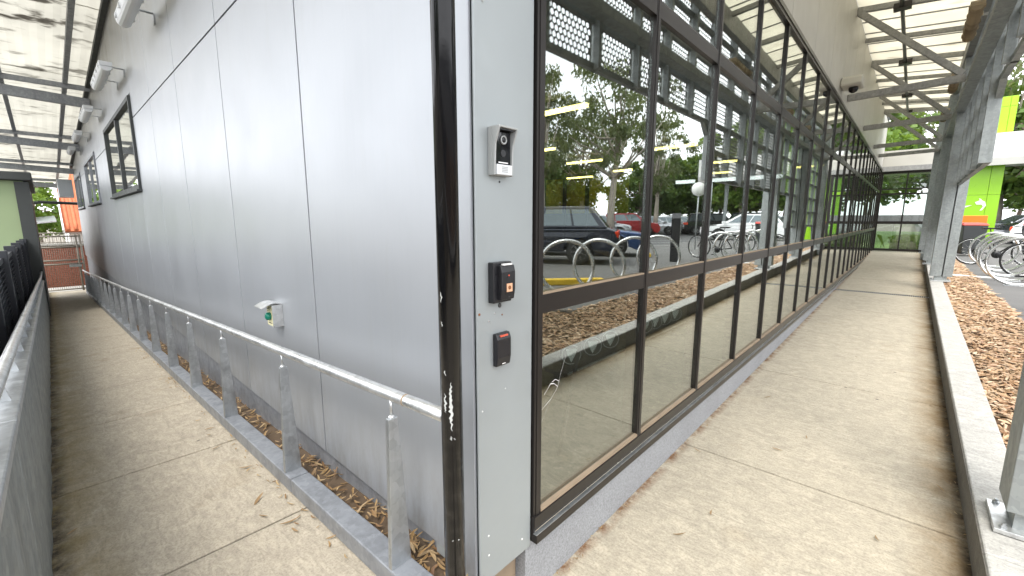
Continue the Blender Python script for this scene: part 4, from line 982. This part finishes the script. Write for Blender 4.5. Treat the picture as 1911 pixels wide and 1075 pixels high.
# bicycles
def make_bike():
    t = thing('bicycle', 'x', 'bicycle')
    for xx in (-.52, .52):
        m = MB(); m.tube([(xx+.335*math.cos(2*PI*i/40), 0, .345+.335*math.sin(2*PI*i/40)) for i in range(40)], .016, 8, True); wh = obj('wheel', m, 'tyre', t, world=False)
        m = MB(); m.tube([(xx+.312*math.cos(2*PI*i/40), 0, .345+.312*math.sin(2*PI*i/40)) for i in range(40)], .009, 6, True); obj('rim', m, 'chrome', wh, world=False)
        m = MB()
        for k in range(14): a = 2*PI*k/14; m.tube([(xx+.02*math.cos(a), 0, .345+.02*math.sin(a)), (xx+.31*math.cos(a), 0, .345+.31*math.sin(a))], .0016, 4)
        obj('spokes', m, 'chrome', wh, world=False)
    m = MB(); bb = (-.08, 0, .28); st = (-.22, 0, .78); hd = (.32, 0, .82); rr_ = (-.52, 0, .345)
    for a, b in ((bb, st), (st, hd), (bb, (.35, 0, .70)), (bb, rr_), (st, rr_)): m.tube([a, b], .016, 8)
    m.tube([(.30, 0, .90), (.37, 0, .62), (.52, 0, .345)], .014, 8); obj('frame', m, 'bike_black', t, world=False)
    m = MB(); m.tube([(.30, 0, .9), (.30, 0, .98)], .012, 8); m.tube([(.22, -.28, 1.0), (.30, -.10, .98), (.30, .10, .98), (.22, .28, 1.0)], .012, 8); obj('handlebar', m, 'bike_black', t, world=False)
    m = MB(); m.tube([st, (-.25, 0, .92)], .012, 8); m.hexa([(-.38, -.07, .92), (-.10, -.015, .92), (-.10, .015, .92), (-.38, .07, .92)], [(-.40, -.075, .96), (-.08, -.02, .955), (-.08, .02, .955), (-.40, .075, .96)]); obj('saddle', m, 'bike_black', t, world=False, bevel=.01)
    m = MB(); m.lathe([(.02, -.004), (.095, -.004), (.095, .004), (.02, .004)], 20, Matrix.Translation((-.08, -.04, .28)) @ Matrix.Rotation(PI/2, 4, 'X')); ck = obj('chainring', m, 'bike_black', t, world=False)
    m = MB(); m.bar((-.08, -.06, .28), (.02, -.06, .14), .014, .02); m.bar((-.08, .06, .28), (-.18, .06, .42), .014, .02); m.box(-.02, .06, -.12, -.07, .12, .14); m.box(-.22, -.14, .07, .12, .41, .43); obj('crank', m, 'bike_black', ck, world=False)
    return t
k0 = make_bike()
for i, (x, y, rz, lb) in enumerate([(2.75, 15.6, R(8), 'black bicycle with its rear wheel sticking out towards the bin'), (3.25, 12.7, R(16), 'black bicycle parked through the nearer ring stands')]):
    o = k0 if i == 0 else copy_tree(k0); o.location = (x, y, ZC); o.rotation_euler.z = rz; o['label'] = lb; o['group'] = 'bicycles in the rack'
# kiosk, poles, signs of the car park (mirrored in the glass)
x, y = 3.75, 11.0
t = thing('ticket_pillar', 'slim black information pillar with a white side standing in the car park', 'pillar', (x, y, ZC), R(-20))
m = MB(); m.hexa([(-.12, -.10, 0), (.12, -.10, 0), (.12, .10, 0), (-.12, .10, 0)], [(-.12, -.10, 1.2), (.12, -.10, 1.2), (.12, .10, 1.34), (-.12, .10, 1.34)]); obj('body', m, 'black_plastic', t, world=False, bevel=.008)
m = MB(); m.box(-.126, -.121, -.08, .08, .25, 1.18); obj('face', m, 'white_plastic', t, world=False)
for i, (pxx, dep, h) in enumerate(((1305, 17, 2.55),)):
    x, y = seen_in_glass(pxx, dep)
    t = thing('round_sign', 'round white traffic sign on a thin post in the car park', 'sign', (x, y, ZC), R(-35))
    m = MB(); m.tube([(0, 0, 0), (0, 0, h)], .025, 8); obj('post', m, 'galv', t, world=False)
    m = MB(); m.lathe([(.02, -.008), (.27, -.008), (.27, .008), (.02, .008)], 28, Matrix.Translation((0, -.035, h-.2)) @ Matrix.Rotation(PI/2, 4, 'X')); obj('disc', m, 'white_fascia', t, world=False)
x, y = seen_in_glass(1322, 24)
t = thing('light_pole', 'grey car park light pole with a white box lamp head', 'lamp post', (x, y, ZC), R(-35))
m = MB(); m.tube([(0, 0, 0), (0, 0, 4.4)], [.07, .05], 10); obj('pole', m, 'galv', t, world=False)
m = MB(); m.box(-.75, .05, -.2, .2, 4.3, 4.95); obj('lamp_head', m, 'white_fascia', t, world=False, bevel=.02)
m = MB(); m.box(-.7, .7, -.09, .09, 0, .11); o = obj('wheel_stop', m, 'yellow_paint', bevel=.02); o.location = (3.45, 5.35, ZC); o.rotation_euler.z = R(131); tag(o, 'yellow wheel stop behind the ring stands near the dark navy wagon', 'wheel stop')
m = MB(); m.box(-.9, .9, -.09, .09, 0, .11); o = obj('wheel_stop', m, 'yellow_paint', bevel=.02); o.location = (5.3, 12.6, ZC); o.rotation_euler.z = R(62); tag(o, 'yellow wheel stop in front of the blue parked car', 'wheel stop')
m = MB(); m.hexa([(6.2, -30, ZC), (6.35, -30, ZC), (6.35, 6, ZC), (6.2, 6, ZC)], [(6.21, -30, ZC+.12), (6.34, -30, ZC+.12), (6.34, 6, ZC+.12), (6.21, 6, ZC+.12)])

# ------------------------------------------------------------------ cars
def make_car(kind):
    t = thing('parked_car', 'x', 'car')
    if kind == 'wagon': L, W, belt, roof, hood = 4.75, 1.82, .95, 1.50, .84; base = (-2.12, .98); top = (-1.62, .25)
    elif kind == 'suv': L, W, belt, roof, hood = 4.5, 1.86, 1.05, 1.66, .98; base = (-2.05, .95); top = (-1.80, .30)
    elif kind == 'hatch': L, W, belt, roof, hood = 4.2, 1.76, .95, 1.49, .86; base = (-1.95, .98); top = (-1.45, .15)
    else: L, W, belt, roof, hood = 4.7, 1.80, .93, 1.44, .82; base = (-1.75, .98); top = (-1.05, .20)
    r = .335; xr, xf = -L*.29, L*.305; ra = r+.055; l2 = L/2
    def arch(xc): return [(xc+ra*math.cos(a), max(.20, r+ra*math.sin(a))) for a in [PI-PI*i/9 for i in range(10)]]
    prof = [(-l2+.12, .30), (-l2+.16, .20)]+arch(xr)+arch(xf)+[(l2-.20, .20), (l2-.06, .28), (l2, .48), (l2-.03, .66), (l2-.16, hood-.06), (1.5, hood+.02), (base[1]+.12, belt-.02), (base[0], belt), (-l2+.06, belt-.05), (-l2, .70), (-l2+.02, .48)]
    m = MB(); ws = [(-W/2, .045), (-W/2+.09, 0), (W/2-.09, 0), (W/2, .045)]; vs = []; n = len(prof)
    for yy, ins in ws:
        for (x, z) in prof:
            k = 1-ins*.35; vs.append((x*k, yy*(1 if z < .75 else .975), z if z < .5 else z-ins*.8))
    fs = [tuple(reversed(range(n))), tuple(3*n+i for i in range(n))]
    for j in range(3): fs += [(j*n+i, j*n+(i+1) % n, (j+1)*n+(i+1) % n, (j+1)*n+i) for i in range(n)]
    m.add(vs, fs); bd = obj('body', m, 'car_dark', t, world=False, bevel=.02)
    hb, ht = W/2-.05, W/2-.24; zb, zt_ = belt-.03, roof
    Bq = [(base[0], -hb), (base[1]+.10, -hb), (base[1]+.10, hb), (base[0], hb)]; Tq = [(top[0], -ht), (top[1], -ht), (top[1], ht), (top[0], ht)]
    m = MB(); m.hexa([(x, y, zb) for x, y in Bq], [(x, y, zt_) for x, y in Tq]); cb = obj('cabin', m, 'car_dark', t, world=False, bevel=.05, seg=3)
    def lerp(a, b, u): return a+(b-a)*u
    def quad(i, j, u0, u1, v0, v1, out):
        def P(u, v):
            x = lerp(lerp(Bq[i][0], Bq[j][0], u), lerp(Tq[i][0], Tq[j][0], u), v); y = lerp(lerp(Bq[i][1], Bq[j][1], u), lerp(Tq[i][1], Tq[j][1], u), v); return Vector((x, y, lerp(zb, zt_, v)))
        p = [P(u0, v0), P(u1, v0), P(u1, v1), P(u0, v1)]; nn = (p[1]-p[0]).cross(p[3]-p[0]).normalized()*out
        return p, nn
    def pane(name, i, j, u0, u1, v0, v1):
        p, nn = quad(i, j, u0, u1, v0, v1, .006); m = MB(); m.hexa([q-nn*.2 for q in p], [q+nn for q in p]); obj(name, m, 'car_glass', cb, world=False)
    for (i, j) in ((0, 1), (3, 2)):
        s_ = 1 if (i, j) == (0, 1) else 1
        for u0, u1 in ((.06, .27), (.29, .58), (.60, .93)): pane('side_window', i, j, u0, u1, .14, .86)
    pane('windscreen', 1, 2, .06, .94, .10, .92); pane('rear_window', 3, 0, .08, .92, .22, .88)
    for xx, nm in ((xr, 0), (xf, 1)):
        for s in (-1, 1):
            Mw = Matrix.Translation((xx, s*(W/2-.115), r)) @ Matrix.Rotation(PI/2, 4, 'X')
            m = MB(); m.lathe([(.2, -.10), (.30, -.105), (r, -.075), (r, .075), (.30, .105), (.2, .10)], 24, Mw); wh = obj('wheel', m, 'tyre', t, world=False)
            m = MB(); m.lathe([(.205, -.085), (.215, -.108), (.222, -.085)], 24, Mw, True, False); m.lathe([(.205, .085), (.215, .108), (.222, .085)], 24, Mw, True, False)
            for k in range(7):
                a = 2*PI*k/7; Mk = Mw @ Matrix.Rotation(a, 4, 'Z')
                for zz in (-.100, .092): m.box(.03, .21, -.022, .022, zz, zz+.008, Mk)
            m.lathe([(.045, -.106), (.045, .106)], 12, Mw); obj('rim', m, 'rim', wh, world=False)
    for s in (-1, 1):
        m = MB(); m.box(-l2+.0, -l2+.30, s*(W/2-.17)-.15, s*(W/2-.17)+.165, belt-.26, belt-.08); obj('tail_light', m, 'tail_lamp', t, world=False, bevel=.03)
        m = MB(); m.box(l2-.30, l2-.035, s*(W/2-.25)-.14, s*(W/2-.25)+.15, .60, .74); obj('headlight', m, 'head_lamp', t, world=False, bevel=.03)
        m = MB(); m.box(base[1]-.12, base[1]+.06, s*(W/2+.09)-.10, s*(W/2+.09)+.08, belt+.0, belt+.13); obj('mirror', m, 'car_dark', t, world=False, bevel=.02)
    m = MB(); m.box(-l2-.012, -l2+.01, -.19, .19, .62, .73); obj('number_plate', m, 'plate_white', t, world=False)
    m = MB(); m.box(l2-.02, l2+.012, -.45, .45, .36, .50); obj('grille', m, 'black_plastic', t, world=False, bevel=.01)
    return t
proto = {k: make_car(k) for k in ('wagon', 'suv', 'hatch', 'sedan')}; used = set()
def car(kind, x, y, head, paint, label, group=None):
    o = proto[kind] if kind not in used else copy_tree(proto[kind]); used.add(kind)
    o.location = (x, y, ZC+.004); o.rotation_euler.z = head; o['label'] = label
    if group: o['group'] = group
    for c in o.children:
        nm = c.name.split('.')[0]
        if nm in ('body', 'cabin', 'mirror'): setmat(c, paint)
    return o
hd = math.atan2(-.47, .88)
car('wagon', 6.85, 8.5, hd, 'car_dark', 'dark navy wagon parked with its rear light towards the bike rack')
car('sedan', 7.4, 11.3, hd+PI, 'car_blue', 'dark blue sedan parked beside the dark navy wagon')
car('suv', 10.8, 4.0, hd, 'car_white', 'white four wheel drive parked behind the dark navy wagon')
far = [('suv', 1178, 33, 'car_red', 'red four wheel drive in the far row of the car park'), ('hatch', 1220, 34, 'car_silver', 'small silver hatchback beside the red four wheel drive'), ('sedan', 1250, 36, 'car_silver', None), ('hatch', 1280, 38, 'car_white', None), ('sedan', 1308, 40, 'car_white', None), ('suv', 1338, 33, 'car_black', 'black four wheel drive in the far row of the car park'), ('hatch', 1125, 32, 'car_silver', None), ('sedan', 1075, 31, 'car_silver', None), ('hatch', 1020, 30, 'car_white', None)]
for k, pxx, dep, paint, lb in far:
    x, y = seen_in_glass(pxx, dep); cn = paint.split('_')[1]
    car(k, x, y, R(150+rnd.uniform(-6, 6)), paint, lb or 'small %s %s in the far row of the car park' % (cn, {'hatch': 'hatchback', 'sedan': 'sedan'}[k]), 'cars in the far row')
x, y = seen_in_glass(1385, 25); car('hatch', x, y, R(-20), 'car_white', 'white hatchback parked beyond the ring bike stands')
x, y = seen_in_glass(1462, 21); car('suv', 6.4, 32.0, R(200), 'car_dark', 'dark four wheel drive parked near the red lidded bins')
car('sedan', 5.6, 36.0, R(200), 'car_silver', 'silver sedan parked beyond the lime green pylon')
car('hatch', 8.6, 38.5, R(195), 'car_silver', 'silver hatchback parked beyond the silver sedan near the pylon')

# ------------------------------------------------------------------ trees
def tree_mesh(seed, h, cr, crz, zc0, nclump, nleaf, ls, trunk_r, gum=True):
    r_ = random.Random(seed); t = MB(); lf = MB()
    lean = Vector((r_.uniform(-.06, .06), r_.uniform(-.06, .06), 0))
    pts = [Vector((0, 0, 0))+lean*(zc0*u)*8*u+Vector((0, 0, zc0*u*1.25)) for u in [i/6 for i in range(7)]]
    t.tube(pts, [trunk_r*(1-.75*i/6) for i in range(7)], 9)
    for k in range(nclump):
        while True:
            p = Vector((r_.uniform(-1, 1), r_.uniform(-1, 1), r_.uniform(-1, 1)))
            if .25 < p.length < 1: break
        c = Vector((p.x*cr, p.y*cr, zc0+crz*(.15+p.z*.85)+crz*.2))
        if k < nclump*.55:
            st = pts[r_.randint(3, 6)]; mid = st.lerp(c, .55)+Vector((0, 0, -.08*cr)); t.tube([st, mid, c], [trunk_r*.34, trunk_r*.2, trunk_r*.06], 5)
        rad = r_.uniform(.12, .25)*cr if gum else r_.uniform(.14, .28)*cr
        for j in range(nleaf):
            d = Vector((r_.gauss(0, 1), r_.gauss(0, 1), r_.gauss(0, .62))); d = d/max(.6, d.length)*rad*r_.random()**.45
            q = c+d; L = ls*r_.uniform(.6, 1.3); wd = L*(.2 if gum else .42)
            e = Euler((r_.uniform(0, 2*PI), r_.uniform(-.9, .9) if not gum else r_.uniform(.3, 1.5), r_.uniform(0, 2*PI))).to_matrix()
            lf.add([q+e @ Vector((0, -wd*.6, 0)), q+e @ Vector((L*.5, -wd, 0)), q+e @ Vector((L, 0, 0)), q+e @ Vector((L*.5, wd, .0))], [(0, 1, 2, 3)])
    a = t.mesh('trunk'); b = bpy.data.meshes.new('crown'); b.from_pydata(lf.v, [], lf.f); return a, b
TM = [tree_mesh(11, 13, 3.3, 4.8, 6.0, 36, 120, .30, .26), tree_mesh(12, 14, 4.4, 4.4, 6.4, 46, 120, .32, .30), tree_mesh(13, 8, 3.2, 3.0, 3.2, 46, 150, .30, .20, False)]
for a, b in TM: a.materials.append(MATS['bark_pale']); b.materials.append(MATS['leaf_gum'])
TM[2][1].materials[0] = MATS['leaf_green']; TM[2][0].materials[0] = MATS['bark']
def tree(k, x, y, s, rz, label, leafmat=None, z=ZC, group=None, sz=None):
    t = thing('gum_tree' if k < 2 else 'leafy_tree', label, 'tree', (x, y, z), rz, group)
    t.scale = (s, s, sz or s)
    inst('trunk', TM[k][0], t, (0, 0, 0)); o = inst('crown', TM[k][1], t, (0, 0, 0))
    if leafmat: setmat(o, leafmat)
    return t
for k, pxx, dep, s, lb in ((0, 1012, 27, .95, 'tall slender gum tree behind the white four wheel drive'), (1, 1140, 30, 1.0, 'broad gum tree behind the red four wheel drive'), (1, 1085, 40, .9, 'gum tree set back between the two nearest gum trees'), (0, 1228, 33, .80, 'gum tree with loose crown behind the small silver cars')):
    x, y = seen_in_glass(pxx, dep); tree(k, x, y, s, pxx*.7, lb)
for i, (pxx, dep, s) in enumerate(((960, 34, 1.1), (1010, 40, 1.0), (1060, 42, 1.0), (1190, 38, .9), (1225, 42, 1.1), (1262, 44, 1.05), (1300, 44, 1.2), (1340, 46, 1.2), (1380, 48, 1.3), (1425, 50, 1.3), (1470, 55, 1.4), (1515, 60, 1.4))):
    x, y = seen_in_glass(pxx, dep); tree(2, x, y, s, pxx*1.3, 'dense green tree in the belt behind the far row of cars', None, ZC-.3, 'belt of trees beyond the car park')
# direct view: right edge and over the doors
tree(2, 7.2, 42, 1.5, 1, 'leafy tree rising behind the white entry canopy', None)
tree(1, 5.2, 44, 1.2, 2, 'gum tree standing straight behind the lime green pylon')
tree(2, 9.8, 40, 1.3, 3, 'leafy tree beyond the silver hatchback', 'leaf_bright')
tree(2, -2.0, 30, .9, 4, 'leafy tree on the lawn behind the glazed doors', 'leaf_bright', .42)
tree(2, -3.0, 38, 1.3, 5, 'leafy tree further back on the lawn behind the doors', None, .42)
tree(2, 2.2, 52, 1.6, 6, 'large leafy tree far behind the canopy end', None, .42)
# left end and behind the viewpoint
tree(2, -40, -1.0, .95, 2.2, 'bright green tree above the white outbuilding', 'leaf_bright', -1.32)
tree(2, -3.5, -14, 1.2, 1.1, 'leafy tree on the open ground beyond the mesh fence', None, -1.32)
tree(2, 1.2, -22, 1.2, 1.7, 'leafy tree on the lawn down the path from the ramp corner', 'leaf_bright', -1.32)
# grasses on the lawn behind the doors
m = MB()
for k in range(1600):
    x = rnd.gauss(1.15, .25); y = rnd.gauss(21.8, .4); a = rnd.uniform(0, 2*PI); h = rnd.uniform(.3, .8); sp = rnd.uniform(.1, .35)
    if y < 20.5: continue
    m.add([(x-.008, y, .42), (x+.008, y, .42), (x+sp*.5*math.cos(a), y+sp*.5*math.sin(a), .42+h*.75), (x+sp*math.cos(a), y+sp*math.sin(a), .42+h*.8)], [(0, 1, 2), (1, 3, 2)])
o = obj('tussock_grass', m, 'leaf_bright'); tag(o, 'tufted green grass growing just behind the glazed doors', 'grass', kind='stuff')
